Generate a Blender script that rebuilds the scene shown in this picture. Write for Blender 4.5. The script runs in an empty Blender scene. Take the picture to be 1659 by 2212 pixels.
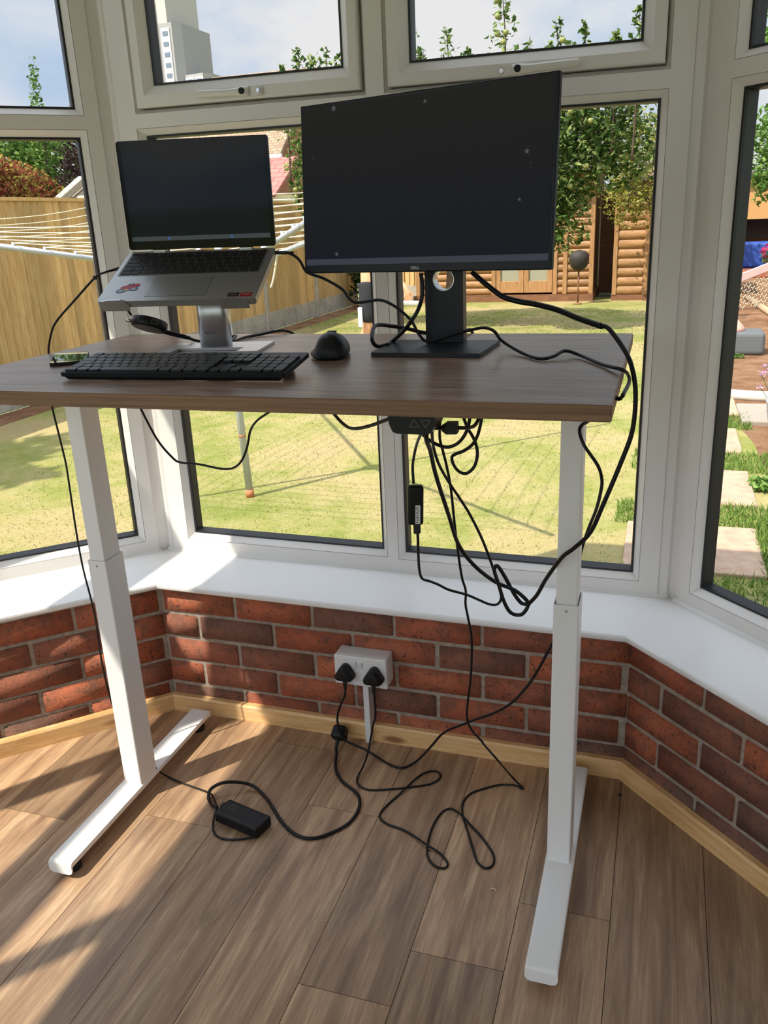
import bpy, bmesh, math, random
from mathutils import Vector, Matrix, Euler
R = math.radians
scene = bpy.context.scene
COL = scene.collection

# ------------------------------------------------------------------ helpers
def lin(c):
    return tuple((x/12.92 if x <= .04045 else ((x+.055)/1.055)**2.4) for x in c)
def rgb(r, g, b):
    return lin((r/255, g/255, b/255)) + (1,)

class MB:
    """collects shapes into one mesh"""
    def __init__(self):
        self.v = []; self.f = []; self.m = []; self.sm = []
    def add(self, verts, faces, mat=0, smooth=False, M=None):
        o = len(self.v)
        for p in verts:
            p = Vector(p)
            self.v.append(tuple(M @ p) if M is not None else tuple(p))
        for f in faces:
            self.f.append(tuple(i+o for i in f)); self.m.append(mat); self.sm.append(smooth)
        return self
    def box(self, x0, x1, y0, y1, z0, z1, mat=0, M=None):
        vs = [(x, y, z) for z in (z0, z1) for y in (y0, y1) for x in (x0, x1)]
        return self.add(vs, [(0,2,3,1),(4,5,7,6),(0,1,5,4),(2,6,7,3),(0,4,6,2),(1,3,7,5)], mat, False, M)
    def bm(self, b, mat=0, smooth=False, M=None):
        b.verts.ensure_lookup_table(); b.verts.index_update()
        self.add([v.co[:] for v in b.verts], [tuple(v.index for v in f.verts) for f in b.faces], mat, smooth, M)
        b.free(); return self
    def rbox(self, x0, x1, y0, y1, z0, z1, r=.003, seg=2, mat=0, M=None, smooth=False):
        b = bmesh.new(); bmesh.ops.create_cube(b, size=1)
        for v in b.verts:
            v.co = Vector((x0+(v.co.x+.5)*(x1-x0), y0+(v.co.y+.5)*(y1-y0), z0+(v.co.z+.5)*(z1-z0)))
        bmesh.ops.bevel(b, geom=b.edges[:], offset=r, segments=seg, profile=.5, affect='EDGES')
        return self.bm(b, mat, smooth, M)
    def vbox(self, x0, x1, y0, y1, z0, z1, r=.006, seg=3, mat=0, M=None):
        """box with rounded vertical edges only"""
        pts = rrect(x0, x1, y0, y1, r, seg)
        return self.prism(pts, z0, z1, mat, M)
    def prism(self, pts, z0, z1, mat=0, M=None, smooth=False):
        n = len(pts)
        vs = [(p[0], p[1], z0) for p in pts]+[(p[0], p[1], z1) for p in pts]
        fs = [tuple(range(n-1, -1, -1)), tuple(range(n, 2*n))]+[(i, (i+1) % n, (i+1) % n+n, i+n) for i in range(n)]
        return self.add(vs, fs, mat, smooth, M)
    def loops(self, loops, mat=0, closed=True, cap0=False, cap1=False, smooth=True, M=None):
        n = len(loops[0]); vs = [p for l in loops for p in l]; fs = []
        for k in range(len(loops)-1):
            for i in range(n if closed else n-1):
                j = (i+1) % n
                fs.append((k*n+i, k*n+j, (k+1)*n+j, (k+1)*n+i))
        if cap0: fs.append(tuple(range(n-1, -1, -1)))
        if cap1: fs.append(tuple(range((len(loops)-1)*n, len(loops)*n)))
        return self.add(vs, fs, mat, smooth, M)
    def lathe(self, prof, seg=24, mat=0, M=None, smooth=True):
        ls = [[(r*math.cos(2*math.pi*i/seg), r*math.sin(2*math.pi*i/seg), z) for i in range(seg)] for r, z in prof]
        return self.loops(ls, mat, True, True, True, smooth, M)
    def tube(self, pts, r=.003, seg=8, mat=0, smooth_path=True, M=None):
        P = [Vector(p) for p in pts]
        if smooth_path and len(P) > 2: P = catmull(P)
        rad = r if callable(r) else (lambda t: r)
        n = len(P); ls = []
        T = (P[1]-P[0]).normalized()
        up = Vector((0, 0, 1)) if abs(T.z) < .9 else Vector((1, 0, 0))
        N = (up - T*up.dot(T)).normalized()
        for i, p in enumerate(P):
            t = (P[min(i+1, n-1)]-P[max(i-1, 0)])
            if t.length < 1e-9: t = T
            t.normalize()
            N = (N - t*N.dot(t))
            if N.length < 1e-6: N = t.orthogonal()
            N.normalize(); B = t.cross(N); rr = rad(i/(n-1))
            ls.append([tuple(p+(N*math.cos(2*math.pi*k/seg)+B*math.sin(2*math.pi*k/seg))*rr) for k in range(seg)])
        return self.loops(ls, mat, True, True, True, True, M)
    def mesh(self, name, mats):
        me = bpy.data.meshes.new(name)
        me.from_pydata(self.v, [], self.f)
        for m in (mats if isinstance(mats, (list, tuple)) else [mats]): me.materials.append(m)
        me.polygons.foreach_set('material_index', self.m)
        me.polygons.foreach_set('use_smooth', self.sm)
        me.update()
        return me
    def build(self, name, mats, parent=None, M=None, label=None):
        o = bpy.data.objects.new(name, self.mesh(name, mats)); COL.objects.link(o)
        if parent is not None: o.parent = parent
        if M is not None: o.matrix_local = M
        if label: o['label'] = label
        return o

def rrect(x0, x1, y0, y1, r, seg=3):
    pts = []
    for cx, cy, a in ((x1-r, y1-r, 0), (x0+r, y1-r, 90), (x0+r, y0+r, 180), (x1-r, y0+r, 270)):
        for k in range(seg+1):
            t = R(a+90*k/seg); pts.append((cx+r*math.cos(t), cy+r*math.sin(t)))
    return pts
def catmull(P, k=6):
    out = []; n = len(P)
    for i in range(n-1):
        p0, p1, p2, p3 = P[max(i-1, 0)], P[i], P[i+1], P[min(i+2, n-1)]
        d = max((p2-p1).length, 1e-6)
        kk = max(2, min(k, int(d/.006)+1))
        for j in range(kk):
            t = j/kk; t2 = t*t; t3 = t2*t
            out.append(.5*((2*p1)+(p2-p0)*t+(2*p0-5*p1+4*p2-p3)*t2+(3*p1-p0-3*p2+p3)*t3))
    out.append(P[-1]); return out

def tag(o, label=None, cat=None, group=None, kind=None):
    if label: o['label'] = label
    if cat: o['category'] = cat
    if group: o['group'] = group
    if kind: o['kind'] = kind
    return o
def empty(name, loc=(0, 0, 0), rz=0, label=None, cat=None, group=None, kind=None, M=None):
    o = bpy.data.objects.new(name, None); COL.objects.link(o)
    o.empty_display_size = .1
    if M is not None: o.matrix_world = M
    else: o.location = loc; o.rotation_euler = (0, 0, rz)
    return tag(o, label, cat, group, kind)
def copy_tree(o, parent=None):
    c = o.copy(); COL.objects.link(c); c.parent = parent
    for ch in list(o.children): copy_tree(ch, c)
    return c
def text_mesh(body, size, extrude=.0003, spacing=1.0):
    cu = bpy.data.curves.new('lettering', 'FONT'); cu.body = body; cu.size = size
    cu.extrude = extrude; cu.align_x = 'CENTER'; cu.align_y = 'CENTER'; cu.space_character = spacing
    o = bpy.data.objects.new('lettering', cu); COL.objects.link(o)
    bpy.context.view_layer.update()
    me = bpy.data.meshes.new_from_object(o.evaluated_get(bpy.context.evaluated_depsgraph_get()))
    bpy.data.objects.remove(o); bpy.data.curves.remove(cu)
    return me
def link_mesh(name, me, mat, parent, M):
    me.materials.clear(); me.materials.append(mat)
    o = bpy.data.objects.new(name, me); COL.objects.link(o); o.parent = parent; o.matrix_local = M
    return o

# ------------------------------------------------------------------ materials
def mat(name, color, rough=.5, metal=0, spec=.5, coat=0, emis=None, estr=0):
    m = bpy.data.materials.new(name); m.use_nodes = True
    b = m.node_tree.nodes['Principled BSDF']
    b.inputs['Base Color'].default_value = color
    b.inputs['Roughness'].default_value = rough; b.inputs['Metallic'].default_value = metal
    b.inputs['Specular IOR Level'].default_value = spec; b.inputs['Coat Weight'].default_value = coat
    if emis: b.inputs['Emission Color'].default_value = emis; b.inputs['Emission Strength'].default_value = estr
    return m
class NT:
    def __init__(self, m): self.t = m.node_tree; self.b = self.t.nodes['Principled BSDF']
    def n(self, typ, **kw):
        nd = self.t.nodes.new(typ)
        for k, v in kw.items(): setattr(nd, k, v)
        return nd
    def l(self, a, b): self.t.links.new(a, b)
    def pos(self, scale=(1, 1, 1), rot=(0, 0, 0), obj=False):
        mp = self.n('ShaderNodeMapping'); mp.inputs['Scale'].default_value = scale; mp.inputs['Rotation'].default_value = rot
        if obj: self.l(self.n('ShaderNodeTexCoord').outputs['Object'], mp.inputs['Vector'])
        else: self.l(self.n('ShaderNodeNewGeometry').outputs['Position'], mp.inputs['Vector'])
        return mp.outputs['Vector']
    def noise(self, vec, scale=5, detail=4, rough=.55, dist=0):
        nd = self.n('ShaderNodeTexNoise'); nd.inputs['Scale'].default_value = scale
        nd.inputs['Detail'].default_value = detail; nd.inputs['Roughness'].default_value = rough; nd.inputs['Distortion'].default_value = dist
        self.l(vec, nd.inputs['Vector']); return nd.outputs['Fac']
    def ramp(self, fac, stops, interp='LINEAR'):
        r = self.n('ShaderNodeValToRGB'); r.color_ramp.interpolation = interp
        e = r.color_ramp.elements
        while len(e) < len(stops): e.new(.5)
        for i, (p, c) in enumerate(stops): e[i].position = p; e[i].color = c
        self.l(fac, r.inputs['Fac']); return r.outputs['Color']
    def mix(self, fac, a, b, typ='MIX'):
        m = self.n('ShaderNodeMix', data_type='RGBA', blend_type=typ)
        for s, v in ((0, fac), (6, a), (7, b)):
            if hasattr(v, 'links'): self.l(v, m.inputs[s])
            else: m.inputs[s].default_value = v
        return m.outputs[2]
    def math(self, op, a, b=0.):
        m = self.n('ShaderNodeMath', operation=op)
        for s, v in ((0, a), (1, b)):
            if hasattr(v, 'links'): self.l(v, m.inputs[s])
            else: m.inputs[s].default_value = v
        return m.outputs[0]
    def island(self): return self.n('ShaderNodeNewGeometry').outputs['Random Per Island']
    def color(self, c): self.l(c, self.b.inputs['Base Color'])
    def bump(self, h, strength=.3, dist=.002):
        bp = self.n('ShaderNodeBump'); bp.inputs['Strength'].default_value = strength; bp.inputs['Distance'].default_value = dist
        self.l(h, bp.inputs['Height']); self.l(bp.outputs['Normal'], self.b.inputs['Normal'])

def mat_wood(name, cols, axis_scale, grain=1.0, rough=.45, island=True, bump=.08, var=.25, knots=False):
    """cols: dark, mid, light ; axis_scale stretches the grain"""
    m = mat(name, cols[1], rough); t = NT(m)
    if island:
        geo = t.n('ShaderNodeNewGeometry'); rnd = geo.outputs['Random Per Island']
        va = t.n('ShaderNodeVectorMath', operation='SCALE'); va.inputs[0].default_value = (37, 53, 19)
        t.l(rnd, va.inputs['Scale'])
        ad = t.n('ShaderNodeVectorMath', operation='ADD'); t.l(geo.outputs['Position'], ad.inputs[0]); t.l(va.outputs[0], ad.inputs[1])
        mp = t.n('ShaderNodeMapping'); mp.inputs['Scale'].default_value = axis_scale; t.l(ad.outputs[0], mp.inputs['Vector']); vec = mp.outputs['Vector']
    else:
        vec = t.pos(axis_scale); rnd = None
    n1 = t.noise(vec, 6*grain, 5, .6, .6); n2 = t.noise(vec, 40*grain, 3, .6, .2)
    c = t.ramp(n1, [(.28, cols[0]), (.5, cols[1]), (.72, cols[2])])
    c = t.mix(t.ramp(n2, [(.35, (0, 0, 0, 1)), (.75, (.55, .55, .55, 1))]), c, cols[0])
    if rnd is not None:
        v = t.ramp(rnd, [(0, (1-var, 1-var, 1-var, 1)), (1, (1+var*.5, 1+var*.45, 1+var*.4, 1))])
        c = t.mix(1., c, v, 'MULTIPLY')
    if knots:
        k = t.n('ShaderNodeTexVoronoi'); k.inputs['Scale'].default_value = 1.0
        t.l(t.pos((3, 3, 9)), k.inputs['Vector'])
        c = t.mix(t.ramp(k.outputs['Distance'], [(.06, (.8, .8, .8, 1)), (.13, (0, 0, 0, 1))]), c, rgb(120, 66, 30))
    t.color(c); t.bump(n2, bump, .001); return m

M = {}
M['upvc'] = mat('white_plastic_frame', (.80, .755, .72, 1), .33)
M['sill'] = mat('white_sill', (.86, .84, .82, 1), .3)
M['gasket'] = mat('black_gasket', (.012, .012, .014, 1), .5)
M['desk_white'] = mat('white_powder_coat', (.88, .86, .84, 1), .4)
t = NT(M['desk_white']); t.bump(t.noise(t.pos(), 900, 2), .08, .0004)
M['black'] = mat('black_plastic', (.007, .007, .008, 1), .42, 0, .28)
M['cable'] = mat('black_cable', (.006, .006, .007, 1), .42, 0, .3)
M['rubber'] = mat('black_rubber', (.012, .012, .012, 1), .7)
M['key'] = mat('black_key', (.016, .018, .022, 1), .36, 0, .4)
M['kb_case'] = mat('keyboard_case', (.006, .0065, .008, 1), .4, 0, .3)
M['mouse'] = mat('matt_black_mouse', (.007, .008, .010, 1), .42, 0, .35)
M['silver'] = mat('silver_aluminium', (.50, .49, .475, 1), .38, 0.75)
M['stand_silver'] = mat('brushed_aluminium', (.62, .62, .63, 1), .32, .85)
M['lap_key'] = mat('laptop_key', (.022, .021, .021, 1), .5, 0, .3)
M['touchpad'] = mat('touchpad', (.40, .39, .375, 1), .35, .6)
M['chrome'] = mat('chrome_grey', (.55, .55, .55, 1), .25, 1)
M['mon_case'] = mat('monitor_case', (.005, .005, .006, 1), .32, 0, .25)
M['mon_base'] = mat('monitor_base', (.012, .0125, .015, 1), .42, .0, .3)
M['white_text'] = mat('white_lettering', (.75, .75, .75, 1), .5)
M['grey_text'] = mat('grey_lettering', (.17, .165, .16, 1), .5)
M['socket'] = mat('white_socket', (.74, .72, .70, 1), .3)
M['dark_hole'] = mat('dark_slot', (.01, .01, .01, 1), .6)
M['phone_glass'] = mat('phone_glass', (.02, .02, .022, 1), .02, .0, 1.0)
M['plaster'] = mat('cream_plaster', (.6, .56, .50, 1), .8)
M['ceiling'] = mat('ceiling_paint', (.5, .485, .46, 1), .8)

# screens
def screen_mat(name, top, bottom, z0, z1, rough, spec, es):
    m = mat(name, (.004, .004, .005, 1), rough, 0, spec); t = NT(m)
    sep = t.n('ShaderNodeSeparateXYZ'); t.l(t.n('ShaderNodeTexCoord').outputs['Object'], sep.inputs[0])
    mr = t.n('ShaderNodeMapRange'); mr.inputs[1].default_value = z0; mr.inputs[2].default_value = z1
    t.l(sep.outputs[2], mr.inputs[0])
    t.l(t.ramp(mr.outputs[0], [(0, bottom), (1, top)]), t.b.inputs['Emission Color'])
    t.b.inputs['Emission Strength'].default_value = es
    return m
M['mon_screen'] = screen_mat('dark_wallpaper', rgb(30, 29, 27), rgb(18, 21, 30), 0, .31, .6, .16, .8)
M['mon_bar'] = mat('screen_taskbar', (.01, .01, .012, 1), .6, emis=rgb(52, 54, 66), estr=.8)
M['mon_star'] = mat('screen_star', (.01, .01, .012, 1), .6, emis=rgb(74, 76, 78), estr=.8)
M['lap_screen'] = screen_mat('dark_glossy_screen', rgb(3, 3, 4), rgb(8, 14, 22), 0, .2, .05, .14, .7)
M['lap_bar'] = mat('laptop_taskbar', (.01, .01, .012, 1), .06, emis=rgb(38, 46, 58), estr=.8)
M['lap_icon'] = mat('laptop_icon', (.01, .01, .012, 1), .06, emis=rgb(40, 80, 140), estr=.8)
M['lap_bezel'] = mat('laptop_bezel', (.003, .003, .003, 1), .06, 0, .14)

# thin window glass
m = bpy.data.materials.new('window_glass'); m.use_nodes = True; nt = m.node_tree
for n in list(nt.nodes): nt.nodes.remove(n)
out = nt.nodes.new('ShaderNodeOutputMaterial'); mx = nt.nodes.new('ShaderNodeMixShader')
tr = nt.nodes.new('ShaderNodeBsdfTransparent'); gl = nt.nodes.new('ShaderNodeBsdfGlossy'); fr = nt.nodes.new('ShaderNodeFresnel')
tr.inputs[0].default_value = (.93, .95, .94, 1); gl.inputs['Roughness'].default_value = .0; fr.inputs[0].default_value = 1.42
nt.links.new(fr.outputs[0], mx.inputs[0]); nt.links.new(tr.outputs[0], mx.inputs[1]); nt.links.new(gl.outputs[0], mx.inputs[2]); nt.links.new(mx.outputs[0], out.inputs[0])
M['glass'] = m
M['dark_glass'] = mat('dim_pane', (.10, .115, .105, 1), .1, 0, .6)

# brick, mortar
m = mat('red_brick', rgb(140, 70, 48), .85); t = NT(m); p = t.pos()
c = t.ramp(t.island(), [(0, rgb(172, 92, 62)), (.3, rgb(190, 106, 72)), (.5, rgb(160, 84, 58)), (.62, rgb(182, 98, 68)), (.74, rgb(140, 88, 68)), (.86, rgb(122, 92, 78)), (1, rgb(150, 84, 62))])
n = t.noise(p, 26, 6, .7, .5); c = t.mix(t.ramp(n, [(.44, (0, 0, 0, 1)), (.62, (.7, .7, .7, 1))]), c, rgb(112, 80, 66)); n4 = t.noise(p, 9, 3, .6, .2); c = t.mix(t.ramp(n4, [(.5, (0, 0, 0, 1)), (.7, (.45, .45, .45, 1))]), c, rgb(198, 116, 84))
n2 = t.noise(p, 110, 3, .6); c = t.mix(t.ramp(n2, [(.60, (0, 0, 0, 1)), (.68, (.9, .9, .9, 1))]), c, rgb(76, 50, 42))
t.color(c); t.bump(t.noise(p, 120, 5, .7), .8, .005); M['brick'] = m
m = mat('grey_mortar', rgb(150, 138, 122), .95); t = NT(m); p = t.pos()
t.color(t.ramp(t.noise(p, 60, 4), [(.3, rgb(138, 124, 110)), (.7, rgb(172, 158, 142))])); t.bump(t.noise(p, 220, 4), .5, .003); M['mortar'] = m

M['floor'] = mat_wood('oak_plank_floor', (rgb(134, 104, 80), rgb(178, 144, 113), rgb(214, 182, 146)), (7.5, .42, 1), .85, .42, True, .10, .28)
M['floor_gap'] = mat('floor_gap', rgb(52, 40, 30), .8)
M['pine'] = mat_wood('pine_skirting', (rgb(206, 158, 102), rgb(234, 190, 132), rgb(244, 212, 160)), (1.5, 1.5, 26), .7, .45, False, .04, .1, True)
M['desk_top'] = mat_wood('oak_laminate', (rgb(126, 100, 86), rgb(166, 136, 118), rgb(192, 164, 144)), (1.2, 14, 14), .9, .30, False, .06)
M['desk_edge'] = mat_wood('oak_laminate_edge', (rgb(94, 64, 44), rgb(136, 98, 68), rgb(158, 118, 86)), (.7, 30, 60), .8, .45, False, .05)

# broad dark streaks and blotches in the desk laminate
t = NT(M['desk_top']); src = t.b.inputs['Base Color'].links[0].from_socket
n = t.noise(t.pos((1.6, 9, 9)), 2.6, 6, .62, .8); k = t.ramp(n, [(.36, (.70, .69, .72, 1)), (.52, (1, 1, 1, 1)), (.7, (1.10, 1.08, 1.06, 1))])
n = t.noise(t.pos((.8, 70, 70)), 2.2, 4, .6, .3); k2 = t.ramp(n, [(.33, (.72, .71, .74, 1)), (.45, (1, 1, 1, 1))])
t.color(t.mix(1., t.mix(1., src, k, 'MULTIPLY'), k2, 'MULTIPLY'))
t = NT(M['floor']); src = t.b.inputs['Base Color'].links[0].from_socket
n = t.noise(t.pos((9, 1.4, 1)), 1.4, 6, .65, 1.2); t.color(t.mix(1., src, t.ramp(n, [(.34, (.74, .72, .72, 1)), (.5, (1, 1, 1, 1)), (.68, (1.10, 1.08, 1.05, 1))]), 'MULTIPLY'))
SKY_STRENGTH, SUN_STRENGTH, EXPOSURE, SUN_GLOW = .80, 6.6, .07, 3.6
# ------------------------------------------------------------------ the room (bay of a garden room)
K = math.sqrt(.5)
BZ = -.0075                                          # the bay stands a touch askew to the desk
C0 = Vector((-.513, .389, 0))
def bay(p):
    p = Vector(p)-C0
    return Vector((p.x*math.cos(BZ)-p.y*math.sin(BZ), p.x*math.sin(BZ)+p.y*math.cos(BZ), p.z))+C0
def lvl(p):
    p = bay(p); p.z -= .0072*(p.x+.53); return p
# local frames: u along the wall, d outwards, z up
def frame_front(o): return lambda u, d, z: (u, o+d, z)
def frame_left(o): return lambda u, d, z: (o[0]-K*u-K*d, o[1]-K*u+K*d, z)
def frame_right(o): return lambda u, d, z: (o[0]+K*u+K*d, o[1]-K*u+K*d, z)
XL, XR, YB = -1.90, .845, -3.3                        # side walls and back wall
WL, WR = -1.160, .133                                # skirting corners
YF = .389                                            # skirting front face
SILL = .4116

# floor: planks 186 mm wide running away from the camera
random.seed(4)
mb = MB(); gap = .0007
known = {-5: [-.048], -3: [.0916], -2: [-.399], 0: [-.089]}
for k in range(-12, 7):
    x0 = -.045+.186*k
    off = known.get(k, [random.uniform(-.6, .6)])[0]
    ys = [off+1.22*j for j in range(-4, 3)]
    for a, b in zip(ys[:-1], ys[1:]):
        y0, y1 = max(a, YB-.1), min(b, .75)
        if y1-y0 > .02:
            mb.box(x0+gap, x0+.186-gap, y0+gap, y1-gap, -.012, 0)
fl = mb.build('floor', M['floor']); fl['kind'] = 'structure'
mb = MB(); mb.box(-2.4, 1.4, -3.4, .75, -.09, -.0025); o = mb.build('floor', M['floor_gap'], fl, label='dark joints between the planks')

# brick walls under the windows : real bricks on a mortar bed
def brick_wall(name, fr, u0, u1, phase_odd, phase_even, seed, thick=.10, ext=0):
    random.seed(seed)
    zs = [-.065+.0765*i for i in range(7)]           # bed joints .0115 .088 .1645 .241 .3175 .394
    mb = MB()
    P = lambda u, d, z: bay(fr(u, d, z))
    for r in range(6):
        za, zb = zs[r]+.0052, min(zs[r+1]-.0052, .3935)
        ph = phase_odd if r % 2 else phase_even
        n0 = int(math.floor((u0-ph)/.2363))-1
        for k in range(n0, n0+60):
            a, b = ph+k*.2363+.005, ph+(k+1)*.2363-.005
            a, b = max(a, u0), min(b, u1)
            if b-a < .02: continue
            bm = bmesh.new(); bmesh.ops.create_cube(bm, size=1)
            j = [random.uniform(-.0015, .0015) for _ in range(4)]
            for v in bm.verts: v.co = Vector((a+(v.co.x+.5)*(b-a)+j[0], -.001+j[1]+(v.co.y+.5)*.03, za+(v.co.z+.5)*(zb-za)+j[2]))
            bmesh.ops.bevel(bm, geom=bm.edges[:], offset=.0025, segments=2, affect='EDGES')
            for v in bm.verts:
                v.co.x += random.uniform(-.0008, .0008); v.co.z += random.uniform(-.0008, .0008)
                v.co = P(*v.co)
            mb.bm(bm, 0, True)
    vs = [P(u, d, z) for z in (-.02, .3935) for d in (.004, thick) for u in (u0-ext, u1+ext)]
    mb.add(vs, [(0,2,3,1),(4,5,7,6),(0,1,5,4),(2,6,7,3),(0,4,6,2),(1,3,7,5)], 1)
    o = mb.build(name, [M['brick'], M['mortar']]); o['kind'] = 'structure'; return o
YW = YF+.019
off = .019*math.tan(R(22.5))
fF = frame_front(YW); fL = frame_left((WL-off, YW)); fR = frame_right((WR+off, YW))
brick_wall('wall_front', fF, WL-off-.002, WR+off+.002, -.9315, -1.0531, 3, .10, .08)
brick_wall('wall_left', fL, 0, .86, .2426-.2363, .366-.2363, 8)
brick_wall('wall_right', fR, 0, .86, .232-.2363, .108-.2363, 13)
# skirting boards
def skirting(name, fr, pts_u):
    mb = MB(); prof = [(0, 0), (0, .046), (.004, .052), (.0185, .0525), (.0185, 0)]
    ls = [[bay(fr(u+s*d*math.tan(R(22.5)), d, z)) for d, z in prof] for u, s in pts_u]
    mb.loops(ls, 0, True, True, True, False); o = mb.build(name, M['pine']); o['kind'] = 'structure'
skirting('baseboard_front', frame_front(YF), [(WL, -1), (WR, 1)])
skirting('baseboard_left', frame_left((WL, YF)), [(0, -1), (.85, 0)])
skirting('baseboard_right', frame_right((WR, YF)), [(0, -1), (.85, 0)])

# window sill: one white board following the bay
GL, GR, YG = -1.277, .222, .634
mb = MB()
def sill_seg(fr0, ua, ub, fr1, uc, ud, do=.05):
    """board from inner edge (ua..ub on fr0) to the window frame (uc..ud on fr1)"""
    prof = [(0, -.018), (-.004, -.014), (-.005, -.008), (-.004, -.003), (0, 0)]
    ls = []
    for dd, dz in prof:
        ls.append([lvl(fr0(ua, dd, SILL+dz)), lvl(fr0(ub, dd, SILL+dz))])
    ls.append([lvl(fr1(uc, do, SILL)), lvl(fr1(ud, do, SILL))])
    ls.append([lvl(fr1(uc, do, SILL-.018)), lvl(fr1(ud, do, SILL-.018))])
    ls.append(ls[0]); mb.loops(ls, 0, False, smooth=False)
sill_seg(frame_front(.391), WL-.004, WR, frame_front(YG), GL-.0354, GR+.0354, .0354)
sill_seg(frame_left((WL-.004, .391)), 0, .87, frame_left((GL, YG)), 0, .90)
sill_seg(frame_right((WR, .391)), 0, .87, frame_right((GR, YG)), 0, .90)
# bead of sealant at the frame
for fr, a, b in ((frame_front(YG), GL, GR), (frame_left((GL, YG)), .02, .86), (frame_right((GR, YG)), .02, .86)):
    mb.add([lvl(fr(u, d, z)) for u in (a, b) for d, z in ((-.006, SILL+.0003), (.004, SILL+.0003), (.004, SILL+.008))], [(0,1,4,3),(1,2,5,4),(2,0,3,5)], 0)
sl = mb.build('trim_1', M['sill']); sl['kind'] = 'structure'

# ---------------------------------------------------------------- window frames
def rect_loop(fr, r, inset, d):
    u0, u1, z0, z1 = r
    return [lvl(fr(u0+inset, d, z0+inset)), lvl(fr(u1-inset, d, z0+inset)), lvl(fr(u1-inset, d, z1-inset)), lvl(fr(u0+inset, d, z1-inset))]
def glazing(fr, cell, parent, d0=.020):
    """cell = gasket outline ; black gasket and reveal, pane of glass"""
    mb = MB()
    mb.loops([rect_loop(fr, cell, -.0005, d0-.0015), rect_loop(fr, cell, .0045, d0-.001), rect_loop(fr, cell, .006, d0+.006), rect_loop(fr, cell, .006, d0+.036), rect_loop(fr, cell, -.002, d0+.037)], 0, smooth=False)
    mb.build('gasket', M['gasket'], parent, label='black rubber glazing gasket')
def frame_mesh(fr, outer, cells, bead, depth=.07, beadd=.02, bead_top=None):
    """flat face with openings; cells = gasket outlines"""
    mb = MB(); u0, u1, z0, z1 = outer
    ops = [(c[0]-b, c[1]+b, c[2]-b, c[3]+b) for c, b in zip(cells, bead)]
    us = sorted({u0, u1, *[o[0] for o in ops], *[o[1] for o in ops]}); zs = sorted({z0, z1, *[o[2] for o in ops], *[o[3] for o in ops]})
    for a, b in zip(us[:-1], us[1:]):
        for c, d in zip(zs[:-1], zs[1:]):
            mu, mz = (a+b)/2, (c+d)/2
            if any(o[0] < mu < o[1] and o[2] < mz < o[3] for o in ops): continue
            mb.add([lvl(fr(a, 0, c)), lvl(fr(b, 0, c)), lvl(fr(b, 0, d)), lvl(fr(a, 0, d))], [(0, 1, 2, 3)])
            mb.add([lvl(fr(a, depth, c)), lvl(fr(b, depth, c)), lvl(fr(b, depth, d)), lvl(fr(a, depth, d))], [(3, 2, 1, 0)])
    for c, o, b in zip(cells, ops, bead):
        mb.loops([rect_loop(fr, o, 0, 0), rect_loop(fr, o, .0002, .004), rect_loop(fr, o, .0012, .004), rect_loop(fr, o, .0014, .0005), rect_loop(fr, o, b, beadd), rect_loop(fr, o, b+.001, depth-.014), rect_loop(fr, o, 0, depth)], 0, smooth=False)
    mb.loops([rect_loop(fr, outer, 0, 0), rect_loop(fr, outer, 0, depth)], 0, smooth=False)
    return mb
def make_sash(fr, s, cell, parent):
    mb = MB()
    w = [cell[0]-s[0], s[1]-cell[1], cell[2]-s[2], s[3]-cell[3]]
    def lp(f, d): return [lvl(fr(s[0]+w[0]*f, d, s[2]+w[2]*f)), lvl(fr(s[1]-w[1]*f, d, s[2]+w[2]*f)), lvl(fr(s[1]-w[1]*f, d, s[3]-w[3]*f)), lvl(fr(s[0]+w[0]*f, d, s[3]-w[3]*f))]
    mb.loops([lp(0, .045), lp(0, -.006), lp(.08, -.010), lp(.54, -.010), lp(.58, -.008), lp(1, .012), lp(1.02, .062), lp(0, .062), lp(0, .045)], 0, smooth=False)
    sa = mb.build('sash', M['upvc'], parent)
    glazing(fr, cell, sa, .012)
    return sa
def sash_handle(fr, ub, direction, z, parent):
    """handle base at ub, lever pointing in direction (+1/-1) along u"""
    mb = MB(); y = -.010
    pts = rrect(-.036, .036, -.0115, .0115, .008, 4)
    for f in (0,):
        n = len(pts)
        for (a, b, c) in ((0, -.011, 1),):
            lo = [lvl(fr(ub+p[0], y, z+p[1])) for p in pts]; hi = [lvl(fr(ub+p[0]*.96, y-.011, z+p[1]*.93)) for p in pts]
            mb.loops([lo, hi], 0, True, False, True, False)
    h = mb.build('window_handle', M['upvc'], parent)
    mb = MB(); cx = ub+direction*.012
    secs = [(-.014, .0105, .020), (-.004, .0115, .026), (.010, .0105, .027), (.03, .0085, .026), (.07, .0085, .026), (.115, .009, .024), (.130, .0085, .022), (.134, .005, .021)]
    ls = []
    for s_, hw, top in secs:
        u = cx+direction*s_; dz = .0025*max(0, (s_-.02)/.1)
        ls.append([lvl(fr(u, y-top+.011*abs(math.sin(t_)) if False else y-.012-(top-.012)*max(0, math.cos(t_))*1.0, z+hw*math.sin(t_)+dz)) for t_ in [2*math.pi*i/14 for i in range(14)]])
    mb.loops(ls, 0, True, True, True, True); mb.build('lever', M['upvc'], h)
    # lock button and cap screw
    mb = MB()
    for u, r, d, mi in ((cx-direction*.0, .0078, y-.0275, 0), (ub-direction*.027, .0065, y-.0125, 1)):
        ring = [[lvl(fr(u+rr*math.cos(a), d+dd, z+rr*math.sin(a))) for a in [2*math.pi*i/16 for i in range(16)]] for rr, dd in ((r, .004), (r, 0), (r*.8, -.001))]
        mb.loops(ring, mi, True, False, True, False)
    mb.build('lock_button', [M['black'], M['chrome']], h, label='dark round lock button')
    return h

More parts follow.
